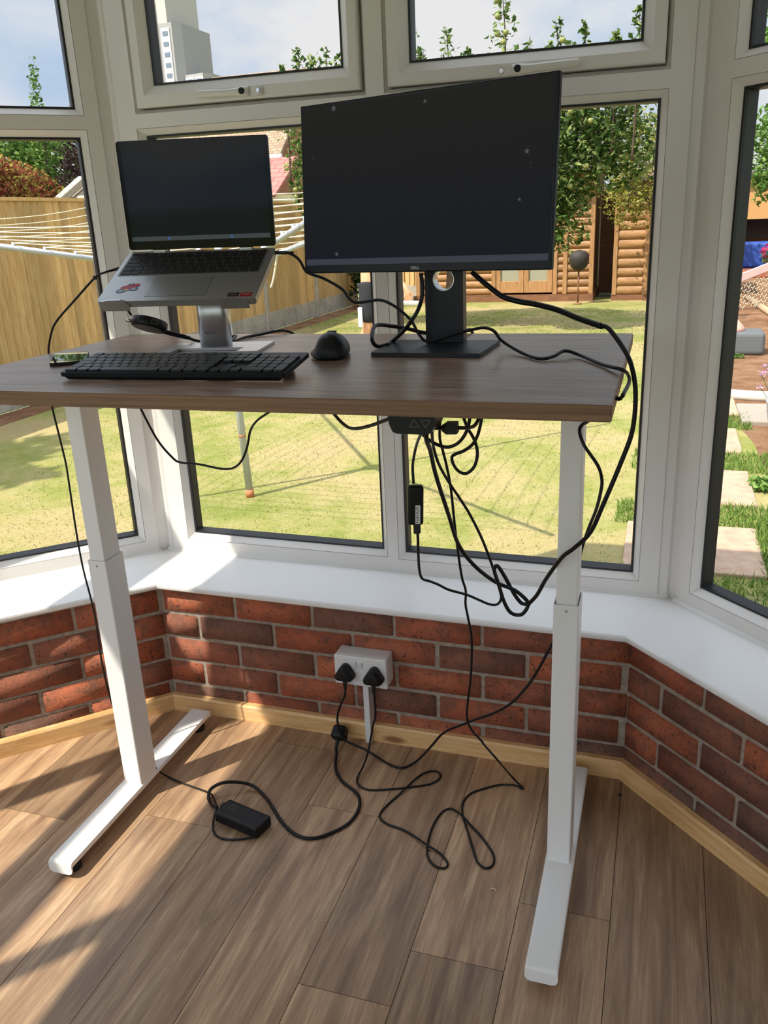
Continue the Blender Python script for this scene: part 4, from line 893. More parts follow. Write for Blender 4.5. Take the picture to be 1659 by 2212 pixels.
m2 = mat('bare_soil', rgb(190, 144, 104), .95, 0, .1); t = NT(m2); p = t.pos()
c = t.ramp(t.noise(p, 3.5, 6, .7, .6), [(.3, rgb(118, 84, 60)), (.5, rgb(160, 120, 90)), (.7, rgb(182, 146, 116))]); t.color(c); t.bump(t.noise(p, 22, 6, .75), 1, .05)
mb = MB(); mb.add([(.78, .70, G-.001), (7, .70, G-.001), (7, 26, G-.001), (.8, 26, G-.001), (.8, 14.4, G-.001), (.60, 8, G-.001), (.66, 5.2, G-.001), (.78, 4.2, G-.001)], [(0, 1, 2, 3, 4, 5, 6, 7)])
o = mb.build('soil_path', m2); o['kind'] = 'structure'
m3 = mat('far_ground', rgb(120, 128, 84), .95)
mb = MB(); mb.add([(-260, -60, G-.03), (200, -60, G-.03), (200, 320, G-.03), (-260, 320, G-.03)], [(0, 1, 2, 3)]); o = mb.build('ground', m3); o['kind'] = 'structure'
# grass blades
rng = random.Random(11); mb = MB()
for i in range(36000):
    y = 1.3+11*rng.random()**1.7; x = rng.uniform(-5.2, .75)
    if x < -.9*y/2.2-2.5: continue
    if .02 < x < .74 and (1.93 < y < 2.58 or 2.86 < y < 3.55 or 3.90 < y < 4.6): continue
    h = rng.uniform(.005, .013)*(1+.05*y); a = rng.uniform(0, 6.283); w_ = .0014*(1+.22*y); ln = rng.uniform(.2, 1.1)*h; b2 = rng.uniform(0, 6.283)
    mb.add([(x-w_*math.cos(a), y-w_*math.sin(a), G), (x+w_*math.cos(a), y+w_*math.sin(a), G), (x+ln*math.cos(b2), y+ln*math.sin(b2), G+h)], [(0, 1, 2)])
o = mb.build('grass', LM['grass']); tag(o, 'dry yellow-green mown grass of the garden lawn', 'grass', kind='stuff')
def tufts(name, label, areas, n, hmin, hmax, seed, lm='lush'):
    rng = random.Random(seed); mb = MB()
    for i in range(n):
        x0, x1, y0, y1 = areas[i % len(areas)]; x = rng.uniform(x0, x1); y = rng.uniform(y0, y1)
        h = rng.uniform(hmin, hmax); a = rng.uniform(0, 6.283); w_ = .004; ln = rng.uniform(.2, .9)*h; b2 = rng.uniform(0, 6.283)
        mb.add([(x-w_*math.cos(a), y-w_*math.sin(a), G), (x+w_*math.cos(a), y+w_*math.sin(a), G), (x+ln*math.cos(b2), y+ln*math.sin(b2), G+h)], [(0, 1, 2)])
    o = mb.build(name, LM[lm]); return tag(o, label, 'grass', kind='stuff')
tufts('long_grass', 'lush green grass growing between the stepping stones', [(.0, .82, 1.3, 1.97), (.0, .80, 2.56, 2.9), (.05, .85, 3.52, 3.95), (.05, .8, 4.58, 5.0), (.64, .78, 1.9, 2.6)], 9000, .02, .052, 5)
tufts('path_verge', 'green grass verge right of the soil path', [(1.5, 2.4, 6.2, 9.5), (1.3, 2.0, 5.6, 6.6)], 3500, .06, .16, 6)

# fence on the left
M['fence'] = mat_wood('fence_board', (rgb(176, 138, 86), rgb(206, 168, 110), rgb(220, 188, 136)), (9, 9, .8), .9, .8, True, .08, .30)
M['fence_gap_shade'] = mat('fence_gap_shade', rgb(92, 66, 38), .9)
M['concrete'] = mat('concrete', rgb(176, 168, 152), .95); t = NT(M['concrete']); p = t.pos(); t.color(t.ramp(t.noise(p, 4, 5, .7), [(.3, rgb(146, 138, 122)), (.7, rgb(188, 180, 164))])); t.bump(t.noise(p, 60, 4), .3, .01)
def fence(label, p0, dirv, n, bay_l, top, seed):
    rng = random.Random(seed); e = empty('garden_fence', p0, label=label, cat='fence'); d = Vector(dirv).normalized(); nn = Vector((-d.y, d.x, 0))
    MX = Matrix(((d.x, nn.x, 0, 0), (d.y, nn.y, 0, 0), (0, 0, 1, 0), (0, 0, 0, 1)))
    # local: x along, y towards the garden
    for k in range(n+1):
        mb = MB(); mb.rbox(k*bay_l-.05, k*bay_l+.05, -.05, .05, -.02, top-G+.02, .01, 1); mb.build('concrete_post', M['concrete'], e, MX)
    for k in range(n):
        a, b_ = k*bay_l+.05, (k+1)*bay_l-.05
        mb = MB(); mb.rbox(a, b_, -.022, .022, 0, .265, .006, 1); mb.build('gravel_board', M['concrete'], e, MX)
        mb = MB(); x = a; z0 = .265; zt = top-G-.035
        mb.box(a, b_, -.006, -.003, z0, zt, 1)  # dark sheet stands in for the shade in the slots between boards
        while x < b_-.02:
            wd = min(.098, b_-x); j = rng.uniform(-.002, .002); g_ = .004
            mb.add([(x+g_, .026+j, z0), (x+wd, .008+j, z0), (x+wd, -.002, z0), (x+g_, -.002, z0)] + [(x+g_, .026+j, zt), (x+wd, .008+j, zt), (x+wd, -.002, zt), (x+g_, -.002, zt)],
                   [(0,3,2,1),(4,5,6,7),(0,1,5,4),(1,2,6,5),(2,3,7,6),(3,0,4,7)]); x += wd
        for zr in (.42, 1.0, 1.62): mb.box(a, b_, -.05, -.005, zr, zr+.07)
        mb.box(a, b_, -.03, .032, zt, zt+.03)
        mb.build('fence_panel', [M['fence'], M['fence_gap_shade']], e, MX)
    return e
fence('tall pale wooden board fence with concrete posts down the left side of the garden', (-5.30, 13.63, G), (0, -1, 0), 8, 1.91, 1.70, 1)
fence('wooden board fence closing the far end of the garden', (-4.22, 14.45, G), (-1, 0, 0), 1, 1.0, 1.62, 2)
# soil strip at the foot of the fence
mb = MB(); mb.add([(-5.26, 1, G+.002), (-4.95, 1, G+.002), (-4.9, 13.6, G+.002), (-5.26, 13.6, G+.002)], [(0, 1, 2, 3)]); o = mb.build('soil_strip', m2); o['kind'] = 'structure'

# tall hedge at the near end of the fence, added outside the view to shade the lawn's left side
rng = random.Random(77); he = empty('shade_hedge', (-6.3, -1.5, G), label='unseen tall hedge added beyond the near end of the left fence to shade the lawn', cat='hedge'); I = inv(he)
mb = MB(); mb.tube([(-6.3, -1.5, G), (-6.3, -1.5, 4)], .12, 8, 0, False); mb.build('trunk', M['bark'], he, I)
mb = MB(); leaves(mb, rng, leaf_points(rng, [((-6.3, -3.2, 2.7), (.7, 1.6, 2.8)), ((-6.3, -1.2, 2.7), (.7, 1.6, 2.8)), ((-6.3, .0, 2.6), (.7, 1.3, 2.7))], 9000, .3), .34); mb.build('foliage', LM['dark'], he, I)

# rotary airer
M['alu'] = mat('grey_metal_pole', rgb(186, 190, 196), .45, .3); M['line'] = mat('cream_cord', rgb(236, 222, 192), .7); M['rust'] = mat('rusty_band', rgb(190, 120, 80), .7)
ai = empty('rotary_airer', (-2.012, 2.607, G), label='grey rotary washing line standing on the lawn', cat='washing line'); I = inv(ai)
mb = MB(); mb.tube([(-2.012, 2.607, G), (-2.040, 2.607, .70), (-2.058, 2.607, 1.30)], lambda t_: .021 if t_ < .5 else .0195, 12, 0, False); pl_ = mb.build('pole', M['alu'], ai, I)
mb = MB(); mb.tube([(-2.0262, 2.607, .262), (-2.0267, 2.607, .274)], .0222, 12, 0, False); mb.tube([(-2.012, 2.607, G), (-2.0135, 2.607, -.045)], .0235, 12, 0, False); mb.build('rusty_band', M['rust'], pl_)
hub_c = Vector((-2.052, 2.607, 1.13))
mb = MB(); mb.lathe([(.02, -.04), (.05, -.03), (.05, .03), (.02, .05)], 14, 0, Matrix.Translation(hub_c)); mb.build('hub', M['alu'], ai, I)
ends = []
for k, zE in enumerate((1.437, 1.437, 1.60, 1.60)):
    a = 3.91+k*math.pi/2; ends.append(hub_c+Vector((1.60*math.cos(a), 1.60*math.sin(a), zE-1.13)))
for e_ in ends:
    mb = MB(); mb.tube([hub_c, e_], .0135, 8, 0, False)
    for f in [.36+.085*i for i in range(8)]:
        q = hub_c.lerp(e_, min(f, .985)); mb.tube([q+Vector((0, 0, -.012)), q+Vector((0, 0, .026))], .008, 6, 0, False)
    mb.build('arm', M['alu'], ai, I)
for f in [.36+.085*i for i in range(8)]:
    P4 = [hub_c.lerp(e_, min(f, .985))+Vector((0, 0, .022)) for e_ in ends]; mb = MB()
    for i in range(4):
        a_, b_ = P4[i], P4[(i+1) % 4]; mid = (a_+b_)/2-Vector((0, 0, .02+.03*f)); mb.tube([a_, mid, b_], .0024, 5)
    mb.build('washing_line', M['line'], ai, I)
mb = MB(); q = hub_c.lerp(ends[1], .47); mb.tube([q, q+Vector((.05, 0, -.02)), q+Vector((.03, .0, -.12)), q+Vector((.01, 0, -.17))], .005, 5); mb.build('loose_cord', M['line'], ai, I)

# log cabin and log shed at the far end
M['log'] = mat_wood('honey_log', (rgb(128, 90, 54), rgb(160, 118, 74), rgb(178, 140, 96)), (1.2, 9, 9), .8, .6, True, .06, .2)
M['logframe'] = mat_wood('honey_frame', (rgb(136, 96, 56), rgb(168, 126, 82), rgb(184, 144, 100)), (9, 9, 1.2), .8, .6, True, .06, .15)
M['plinth'] = mat_wood('brown_plinth', (rgb(96, 64, 42), rgb(130, 88, 58), rgb(150, 106, 72)), (1.2, 9, 9), .8, .8, True, .1, .2)
M['felt'] = mat('roofing_felt', rgb(92, 84, 76), .95)
def log_wall(mb, x0, x1, y, z0, z1, pitch=.125):
    z = z0
    while z < z1-.01:
        h = min(pitch, z1-z); pr = [(0, 0), (-.022, h*.12), (-.034, h*.45), (-.022, h*.85), (0, h*.97)]
        mb.loops([[(x, y+d, z+q) for d, q in pr] for x in (x0, x1)], 0, False, False, False, True); z += h
    mb.box(x0, x1, y, y+.06, z0, z1)
cab = empty('log_cabin', (-2.6, 14.6, G), label='honey-coloured log summerhouse with glazed doors at the far end of the lawn', cat='summerhouse'); I = inv(cab)
YC = 13.8
mb = MB(); log_wall(mb, -4.15, -2.72, YC, .03, 2.1); log_wall(mb, -1.68, -1.04, YC, .03, 2.1); log_wall(mb, -2.72, -1.68, YC, 1.95, 2.1)
mb.box(-4.15, -4.08, YC, 16, .03, 2.1); mb.box(-1.10, -1.04, YC, 16, .03, 2.1); mb.box(-4.15, -1.04, 15.94, 16, .03, 2.1); mb.build('log_wall', M['log'], cab, I)
mb = MB(); mb.box(-4.2, -1.0, YC-.06, 16, G, .03); mb.build('plinth', M['plinth'], cab, I)
for x in (-4.15, -2.76, -1.69, -1.52, -1.08):
    mb = MB(); mb.rbox(x, x+.075, YC-.05, YC+.02, .03, 2.1, .006, 1); mb.build('frame_post', M['logframe'], cab, I)
for x0 in (-2.685, -2.19):
    x1 = x0+.49; mb = MB()
    for a, b_, c_, d_ in ((x0, x0+.085, .06, 1.95), (x1-.085, x1, .06, 1.95), (x0+.085, x1-.085, .06, .26), (x0+.085, x1-.085, 1.85, 1.95)): mb.rbox(a, b_, YC-.03, YC+.015, c_, d_, .004, 1)
    dr = mb.build('door', M['logframe'], cab, I); mb = MB(); mb.add([(x0+.085, YC, .26), (x1-.085, YC, .26), (x1-.085, YC, 1.85), (x0+.085, YC, 1.85)], [(0, 1, 2, 3)]); mb.build('pane', mat('cabin_glass', rgb(150, 148, 128), .15), dr)
mb = MB(); mb.loops([[(x, y, z) for y, z in ((YC-.35, 2.06), (14.9, 2.55), (16.2, 2.06), (16.2, 2.0), (14.9, 2.49), (YC-.35, 2.0))] for x in (-4.35, -.85)], 0, True, True, True, False); mb.build('roof', M['felt'], cab, I)
shd = empty('log_shed', (.05, 14.6, G), label='second log building right of the dark gap beside the summerhouse', cat='shed'); I = inv(shd)
mb = MB(); log_wall(mb, -.67, .75, YC, .0, 1.9, .15); mb.box(-.67, -.61, YC, 15.6, 0, 1.9); mb.box(.69, .75, YC, 15.6, 0, 1.9); mb.build('log_wall', M['log'], shd, I)
mb = MB(); mb.box(-.70, .78, YC-.04, 15.6, G, 0); mb.build('plinth', M['plinth'], shd, I)
for x in (-.69, -.19, .35, .69):
    mb = MB(); mb.rbox(x, x+.07, YC-.05, YC+.02, 0, 1.9, .006, 1); mb.build('frame_post', M['logframe'], shd, I)
mb = MB(); mb.loops([[(x, y, z) for y, z in ((YC-.2, 1.86), (15.8, 2.2), (15.8, 2.14), (YC-.2, 1.80))] for x in (-.72, .85)], 0, True, True, True, False); mb.build('roof', M['felt'], shd, I)
gp = MB(); gp.rbox(-1.02, -.72, 15.2, 15.24, G, 1.7, .004, 1); o = gp.build('dark_gate', M['plinth']); tag(o, 'dark gate standing in the gap between the two log buildings', 'gate')
# kettle-shaped ornament in front of the cabin
ko = empty('garden_ornament', (-1.20, 13.2, G), label='dark round ball-shaped ornament on a thin stand before the summerhouse', cat='ornament'); I = inv(ko)
mb = MB(); mb.lathe([(0, -.17), (.08, -.16), (.14, -.09), (.165, .02), (.15, .09), (.10, .14), (0, .16)], 20, 0, Matrix.Translation((-1.20, 13.2, .62))); mb.build('ball', mat('dark_bronze', rgb(46, 40, 36), .7), ko, I)
mb = MB(); mb.tube([(-1.20, 13.2, G), (-1.20, 13.2, .45)], .014, 8, 0, False); mb.lathe([(.07, 0), (.07, .015), (.02, .03)], 14, 0, Matrix.Translation((-1.20, 13.2, G))); mb.build('stand', M['plinth'], ko, I)

# apple tree
ap_blobs = [((-2.7, 10.3, 2.05), (1.7, 1.1, .75)), ((-1.15, 9.8, 2.05), (.72, .7, .72)), ((-1.40, 9.6, 1.32), (.42, .4, .48)), ((-4.45, 10.0, 2.05), (.40, .5, .66)), ((-.75, 9.8, 2.3), (.50, .5, .42)), ((-1.35, 9.6, 1.75), (.5, .45, .6)), ((-.35, 9.9, 2.1), (.35, .4, .5)), ((-1.15, 9.6, 1.30), (.45, .4, .42))]
shoots = [(-2.95, 9.5, 2.6, 3.75, .13), (-2.80, 9.5, 2.6, 3.30, .10), (-2.48, 9.5, 2.6, 3.50, .11), (-2.23, 9.5, 2.6, 3.26, .09), (-1.80, 9.5, 2.6, 3.95, .13), (-1.52, 9.5, 2.6, 3.27, .10), (-1.18, 9.5, 2.6, 3.46, .11), (-1.05, 9.5, 2.6, 3.22, .12), (-.88, 9.5, 2.6, 3.40, .09), (-.29, 9.5, 2.4, 3.50, .12), (-.53, 9.5, 2.5, 3.26, .09), (-4.42, 9.5, 2.5, 3.46, .13), (-4.05, 9.5, 2.5, 3.44, .15), (-3.84, 9.5, 2.5, 3.34, .13), (-4.62, 9.5, 2.4, 3.30, .10), (-4.2, 9.5, 2.5, 3.36, .15)]
at = tree('apple_tree', 'large apple tree on the lawn behind the monitor, with small apples', 'tree', (-2.66, 10.3, G), 1.7, .11, ap_blobs, 23000, .085, 'apple', 21, shoots=shoots, branches=10)
rng = random.Random(5); am = mat('apple_skin', rgb(128, 132, 70), .5); mb = MB(); mb.lathe([(0, .026), (.016, .031), (.033, .018), (.036, 0), (.029, -.022), (.012, -.031), (0, -.027)], 12); me = mb.mesh('apple', am)
for i in range(30):
    if i < 14: s_ = shoots[[4, 6, 8, 4, 7, 4, 6][i % 7]]; t_ = rng.random(); loc = Vector((s_[0]+rng.uniform(-.08, .08), s_[1]-.08, s_[2]+(s_[3]-s_[2])*t_*.9))
    else: b_ = ap_blobs[[1, 2, 3, 1][i % 4]]; d = Vector((rng.uniform(-1, 1), -1.2, rng.uniform(-1, 1))).normalized(); loc = Vector(b_[0])+Vector((d.x*b_[1][0], d.y*b_[1][1], d.z*b_[1][2]))*.95
    o = bpy.data.objects.new('apple', me); COL.objects.link(o); o.parent = at; o.location = loc-Vector((-2.66, 10.3, G))

gb = 'trees and shrubs beyond the fences'
tree('maple_tree', 'red and yellow maple leaning over the left fence', 'tree', (-7.2, 7.2, G), 1.4, .07, [((-7.2, 7.2, 1.75), (.55, .68, .44)), ((-7.2, 6.6, 1.92), (.5, .6, .44))], 6800, .065, 'acer', 2, gb, branches=8)
tree('yellow_shrub', 'yellow-green shrub behind the left fence, next to the maple', 'shrub', (-8.2, 8.6, G), 1.3, .05, [((-8.2, 8.55, 1.90), (.5, .45, .36)), ((-8.2, 9.1, 1.8), (.4, .4, .25))], 2400, .07, 'yellow', 3, gb)
tree('pale_green_tree', 'pale green tree rising behind the red maple', 'tree', (-11.4, 12.4, G), 1.8, .1, [((-11.4, 12.0, 2.35), (.9, 1.4, 1.05)), ((-11.2, 13.1, 2.45), (.8, .9, .95))], 9500, .11, 'green', 4, gb)
tree('copper_tree', 'dark purple-leaved tree beside the corner post over the left fence', 'tree', (-9.5, 11.9, G), 1.7, .09, [((-9.5, 11.95, 2.3), (.5, .46, .85)), ((-9.5, 12.5, 2.3), (.5, .5, .95))], 5200, .09, 'purple', 6, gb)
tree('slender_conifer', 'tall slender conifer tip against the sky at the left', 'tree', (-7.05, 7.76, G), 2.6, .03, [((-7.05, 7.70, 2.2), (.10, .13, .6)), ((-7.05, 7.76, 2.85), (.075, .09, .36)), ((-7.05, 7.80, 3.2), (.045, .05, .20))], 1000, .055, 'green', 7, gb, branches=0)
tree('plum_sapling', 'small purple shoot just left of the first window corner', 'shrub', (-7.0, 8.40, G), 2.6, .012, [((-7.0, 8.40, 2.80), (.07, .09, .10))], 60, .06, 'acer', 8, gb, branches=0)
tree('dark_bush', 'dark evergreen bush in the far left corner of the lawn', 'shrub', (-4.8, 13.2, G), .5, .05, [((-4.8, 13.2, .5), (.42, .4, .62))], 2200, .08, 'dark', 9)
tree('amber_tree', 'thin yellowing tree with bare branches by the right-hand log building', 'tree', (.22, 12.9, G), 2.0, .035, [((-.25, 12.9, 1.95), (.50, .5, .85)), ((-.5, 12.9, 1.5), (.35, .4, .45))], 1900, .075, 'yellow', 10, shoots=[(-.45, 12.7, 1.4, 2.8, .16), (-.05, 12.7, 1.4, 2.75, .14)], branches=14)
tree('backdrop_tree', 'broad green tree behind the log buildings', 'tree', (-1.6, 18.5, G), 2, .12, [((-1.6, 18.5, 2.2), (2.0, 1.2, 1.1)), ((.3, 18, 1.9), (1.2, 1, .9))], 5000, .13, 'dark', 12, gb)
tree('ash_tree', 'bright feathery green tree seen through the right bay window', 'tree', (2.6, 14.5, G), 1.8, .1, [((2.4, 14.3, 2.3), (1.15, 1.0, .95)), ((1.95, 13.8, 1.75), (.65, .7, .5))], 6500, .11, 'bright', 13, branches=10)
tree('overhanging_tree', 'green leaves high at the right edge of the view', 'tree', (2.3, 9.2, G), 2.8, .07, [((1.75, 9.2, 3.15), (.85, .6, .48))], 1500, .12, 'bright', 14)

# person walking on the lawn, mostly behind the monitor
SK = mat('skin', rgb(222, 160, 122), .55)
def skinned(name, verts, edges, radii, m, parent, lv=2):
    me = bpy.data.meshes.new(name); me.from_pydata(verts, edges, []); me.materials.append(m)
    o = bpy.data.objects.new(name, me); COL.objects.link(o); o.parent = parent
    md = o.modifiers.new('skin', 'SKIN'); md.use_smooth_shade = True
    sk = me.skin_vertices[0].data
    for i, r in enumerate(radii): sk[i].radius = (r, r) if not isinstance(r, tuple) else r; sk[i].use_root = (i == 0)
    ms_ = o.modifiers.new('smooth', 'SUBSURF'); ms_.levels = lv; ms_.render_levels = lv
    return o
pe = empty('person', (-2.53, 6.5, G), R(90), label='person in dark shorts with a white side stripe walking on the lawn behind the monitor', cat='person')
V = []; E = []; RD = []
def nv(p, r, par=None):
    V.append(p); RD.append(r)
    if par is not None: E.append((par, len(V)-1))
    return len(V)-1
pel = nv((0, 0, .95), (.135, .10)); ab = nv((0, .005, 1.10), (.13, .095), pel); ch = nv((0, .0, 1.28), (.15, .105), ab); sh_ = nv((0, .01, 1.41), (.09, .075), ch); nk = nv((0, 0, 1.475), .05, sh_); jw = nv((0, -.02, 1.55), (.062, .07), nk); hd = nv((0, -.01, 1.62), (.075, .09), jw); tpv = nv((0, .005, 1.69), (.055, .065), hd)
for s in (-1, 1):
    st_ = -.10*s
    hp = nv((s*.095, 0, .86), .092, pel); kn = nv((s*.10, st_*.5-.02, .49), .055, hp); cf = nv((s*.10, st_*.9, .34), .056, kn); an = nv((s*.10, st_*1.3+.03, .085), .036, cf); tl_ = nv((s*.105, st_*1.3-.05, .04), .038, an); to = nv((s*.11, st_*1.3-.13, .03), .028, tl_)
    so_ = nv((s*.175, .01, 1.37), .060, sh_); fw_ = .40 if s < 0 else .0; el_ = nv((s*.235, .03-fw_*.30, 1.11), .042, so_); wr = nv((s*.25, .02-fw_*1.05, .87), .027, el_); AY = .02-fw_*1.05-.02; pm = nv((s*.255, AY, .81), (.022, .034), wr)
    for k in range(4):
        fx = -.027+.018*k; L_ = (.062, .072, .068, .055)[k]
        f1 = nv((s*.262, AY-.003+fx, .775), .0095, pm); f2 = nv((s*.255, AY-.01+fx, .775-L_*.55), .0088, f1); nv((s*.246, AY-.013+fx, .775-L_), .0075, f2)
    th = nv((s*.25, AY-.037, .81), .0105, pm); nv((s*.243, AY-.053, .775), .009, th)
skinned('body', V, E, RD, SK, pe)
shv = [(0, 0, .97), (.096, 0, .86), (.10, -.03, .66), (.102, -.05, .50), (-.096, 0, .86), (-.10, .02, .66), (-.102, .02, .50)]
sho = skinned('shorts', shv, [(0, 1), (1, 2), (2, 3), (0, 4), (4, 5), (5, 6)], [(.155, .125), .112, .100, .095, .112, .100, .095], mat('dark_shorts', rgb(34, 35, 40), .85), pe, 2)
mb = MB()
for s in (-1, 1):
    mb = MB(); yc = -.05 if s > 0 else .055; mb.rbox(s*.188-.012, s*.188+.012, yc, yc+.045, .49, .68, .008, 2); mb.build('white_stripe', M['white_text'], sho)
tv = [(0, 0, .94), (0, .005, 1.12), (0, 0, 1.29), (0, .01, 1.41), (.175, .01, 1.375), (.215, .017, 1.22), (-.175, .01, 1.375), (-.215, .017, 1.22)]
skinned('t_shirt', tv, [(0, 1), (1, 2), (2, 3), (3, 4), (4, 5), (3, 6), (6, 7)], [(.15, .115), (.145, .11), (.165, .12), (.10, .085), .075, .064, .075, .064], mat('grey_t_shirt', rgb(92, 96, 104), .85), pe, 2)
mb = MB(); b = bmesh.new(); bmesh.ops.create_uvsphere(b, u_segments=20, v_segments=12, radius=1)
for v in b.verts: v.co = Vector((v.co.x*.083, v.co.y*.098+.012, v.co.z*.10+1.655))
bmesh.ops.delete(b, geom=[v for v in b.verts if v.co.z < 1.655-.02 and v.co.y < .05 or v.co.z < 1.60], context='VERTS'); mb.bm(b, 0, True); mb.build('hair', mat('brown_hair', rgb(70, 50, 38), .8), pe)
for s in (-1, 1):
    mb = MB(); mb.lathe([(0, .009), (.008, .006), (.0105, 0), (.008, -.006), (0, -.009)], 10, 0, Matrix.Translation((s*.03, -.088, 1.625))); mb.build('eye', M['white_text'], pe)
    mb = MB(); mb.rbox(s*.082-.008, s*.082+.008, -.015, .025, 1.585, 1.645, .007, 2); mb.build('ear', SK, pe)
mb = MB(); mb.loops([[(-.004, -.09, 1.625), (.004, -.09, 1.625), (0, -.098, 1.625)], [(-.014, -.088, 1.585), (.014, -.088, 1.585), (0, -.115, 1.588)]], 0, True, True, True, True); mb.build('nose', SK, pe)
mb = MB(); mb.rbox(-.022, .022, -.092, -.082, 1.556, 1.566, .004, 2); mb.build('mouth', mat('lips', rgb(176, 104, 92), .5), pe)
for s in (-1, 1):
    mb = MB(); mb.rbox(s*.105-.045, s*.105+.045, -.10*s*1.3-.16, -.10*s*1.3+.07, 0, .085, .03, 3); mb.build('shoe', M['socket'], pe)
mb = MB(); mb.rbox(-.03, .03, -.11, .11, -.02, .02, .012, 2); o = mb.build('garden_shoe', mat('pale_grey_sole', rgb(170, 168, 156), .7)); o.location = (-2.075, 6.22, .63); o.rotation_euler = (0, R(-12), R(70)); tag(o, 'pale grey shoe held in the hand of the person on the lawn', 'shoe')

# stepping stones and the strip of garden right of the bay
M['slab'] = mat('buff_paving', rgb(214, 176, 146), .9); t = NT(M['slab']); p = t.pos(); t.color(t.ramp(t.noise(p, 16, 5, .7), [(.3, rgb(160, 130, 108)), (.7, rgb(186, 158, 134))])); t.bump(t.noise(p, 90, 4), .4, .004)
for k, (y0, y1, x1, lb) in enumerate(((1.98, 2.56, .645, 'buff stepping stone nearest the house, half in shadow'), (2.90, 3.53, .685, 'buff stepping stone second from the house'), (3.94, 4.57, .690, 'buff stepping stone third from the house'), (5.0, 5.6, .74, 'buff stepping stone farthest from the house, by the pale edging'))):
    mb = MB(); mb.rbox(x1-.58, x1, y0, y1, G-.03, G+.018, .006, 2); o = mb.build('stepping_stone', M['slab']); tag(o, lb, 'paving slab', 'stepping stones beside the lawn')
M['stone'] = mat('dark_stone', rgb(92, 94, 96), .85)
tr_ = empty('stone_trough', (.95, 8.1, G), label='dark grey stone block with a pink stone on it beside the soil path', cat='stone block'); I = inv(tr_)
mb = MB(); mb.rbox(.60, 1.17, 7.85, 8.25, G, .14, .04, 3); mb.build('block', M['stone'], tr_, I); mb = MB(); mb.lathe([(0, .14), (.08, .12), (.15, .04), (.16, 0)], 14, 0, Matrix.Translation((.83, 8.05, .13))); mb.build('cap_stone', mat('pink_stone', rgb(206, 160, 140), .8), tr_, I)
mb = MB(); mb.tube([(.62, 5.75, G+.02), (.85, 5.62, G+.03), (1.05, 5.6, G+.03), (1.4, 5.75, G+.03), (1.9, 5.9, G+.03)], .045, 8); o = mb.build('path_edging', mat('pale_edging', rgb(196, 188, 174), .8)); tag(o, 'pale curved stone edging across the soil path', 'edging')
mb = MB(); mb.rbox(.74, 1.6, 4.75, 5.35, G-.02, G+.03, .01, 2); o = mb.build('flagstone', mat('grey_flag', rgb(150, 140, 128), .9)); tag(o, 'flat grey flagstone right of the stepping stones', 'paving slab')
mb = MB(); mb.lathe([(.10, 0), (.15, .10), (.17, .22), (.175, .24), (.155, .24), (.14, .20), (0, .19)], 22, 0, Matrix.Translation((1.02, 4.45, G))); o = mb.build('plant_pot', mat('grey_pot', rgb(150, 152, 158), .7)); tag(o, 'round grey plant pot at the right edge of the view', 'pot')
mb = MB(); mb.tube([(1.45, 13.6, G+.03), (1.62, 10.6, G+.03)], .05, 8, 0, False); o = mb.build('edging_log', mat('pale_log', rgb(170, 144, 114), .85)); tag(o, 'pale log laid along the right side of the soil path', 'log')
cg = empty('netting_cage', (1.9, 12.2, G), label='low wire-netting cage with a pale pink wooden rail', cat='cage'); I = inv(cg)
mb = MB(); a_, b_ = Vector((1.05, 12.0, .315)), Vector((2.35, 12.6, .78)); d = (b_-a_).normalized(); mb.rbox(0, (b_-a_).length, -.02, .02, -.055, .055, .006, 2, 0, Matrix.Translation(a_) @ d.to_track_quat('X', 'Z').to_matrix().to_4x4()); mb.build('rail', mat('pink_rail', rgb(208, 180, 172), .7), cg, I)
for q in (a_+d*.05, b_-d*.05):
    mb = MB(); mb.box(q.x-.03, q.x+.03, q.y+.01, q.y+.06, G, q.z); mb.build('post', M['logframe'], cg, I)
mb = MB(); s_ = .075
for i in range(15):
    for j in range(7):
        u = .02+i*s_*1.5/1.0*.6; z = -.08-j*s_*1.05-(s_*.52 if i % 2 else 0); q = a_+d*u; q2 = a_+d*(u+s_*.45); q3 = a_+d*(u+s_*.9)
        if q.z+z < G+.03: continue
        rj = rng.uniform(-.008, .008)
        mb.tube([(q.x, q.y, q.z+z+rj), (q2.x, q2.y, q2.z+z-s_*.3)], .006, 4, 0, False); mb.tube([(q2.x, q2.y, q2.z+z-s_*.3), (q2.x, q2.y, q2.z+z-s_*.75)], .006, 4, 0, False); mb.tube([(q2.x, q2.y, q2.z+z-s_*.3), (q3.x, q3.y, q3.z+z+rj)], .006, 4, 0, False)
mb.build('netting', mat('cream_wire', rgb(206, 196, 168), .6), cg, I)
ob = empty('garden_store', (2.6, 20.5, G), label='ochre-walled store with a dark opening beyond the right bay window', cat='shed'); I = inv(ob)
mb = MB(); mb.box(1.55, 3.8, 20, 22, 1.05, 1.95); mb.box(1.55, 1.66, 20, 22, G, 1.05); mb.box(3.7, 3.8, 20, 22, G, 1.05); mb.box(1.6, 3.8, 21.9, 22, G, 1.1); mb.build('wall', mat('ochre_render', rgb(190, 142, 86), .9), ob, I)
mb = MB(); mb.rbox(1.4, 4, 19.8, 22.2, 1.95, 2.05, .02, 1); mb.build('roof', M['felt'], ob, I)
mb = MB(); mb.box(1.66, 3.7, 20.6, 20.7, .6, 1.05); mb.build('back_board', mat('dark_brown', rgb(64, 50, 40), .9), ob, I)
mb = MB(); mb.rbox(1.62, 3.2, 19.0, 19.9, .06, .58, .05, 3); o = mb.build('blue_container', mat('blue_plastic', rgb(38, 72, 150), .5)); tag(o, 'blue plastic container in front of the ochre store', 'container')
mb = MB(); mb.rbox(1.5, 3.4, 18.2, 18.9, G, .06, .02, 2); o = mb.build('brick_plinth', M['brick']); tag(o, 'low red brick edge in front of the blue container', 'wall')
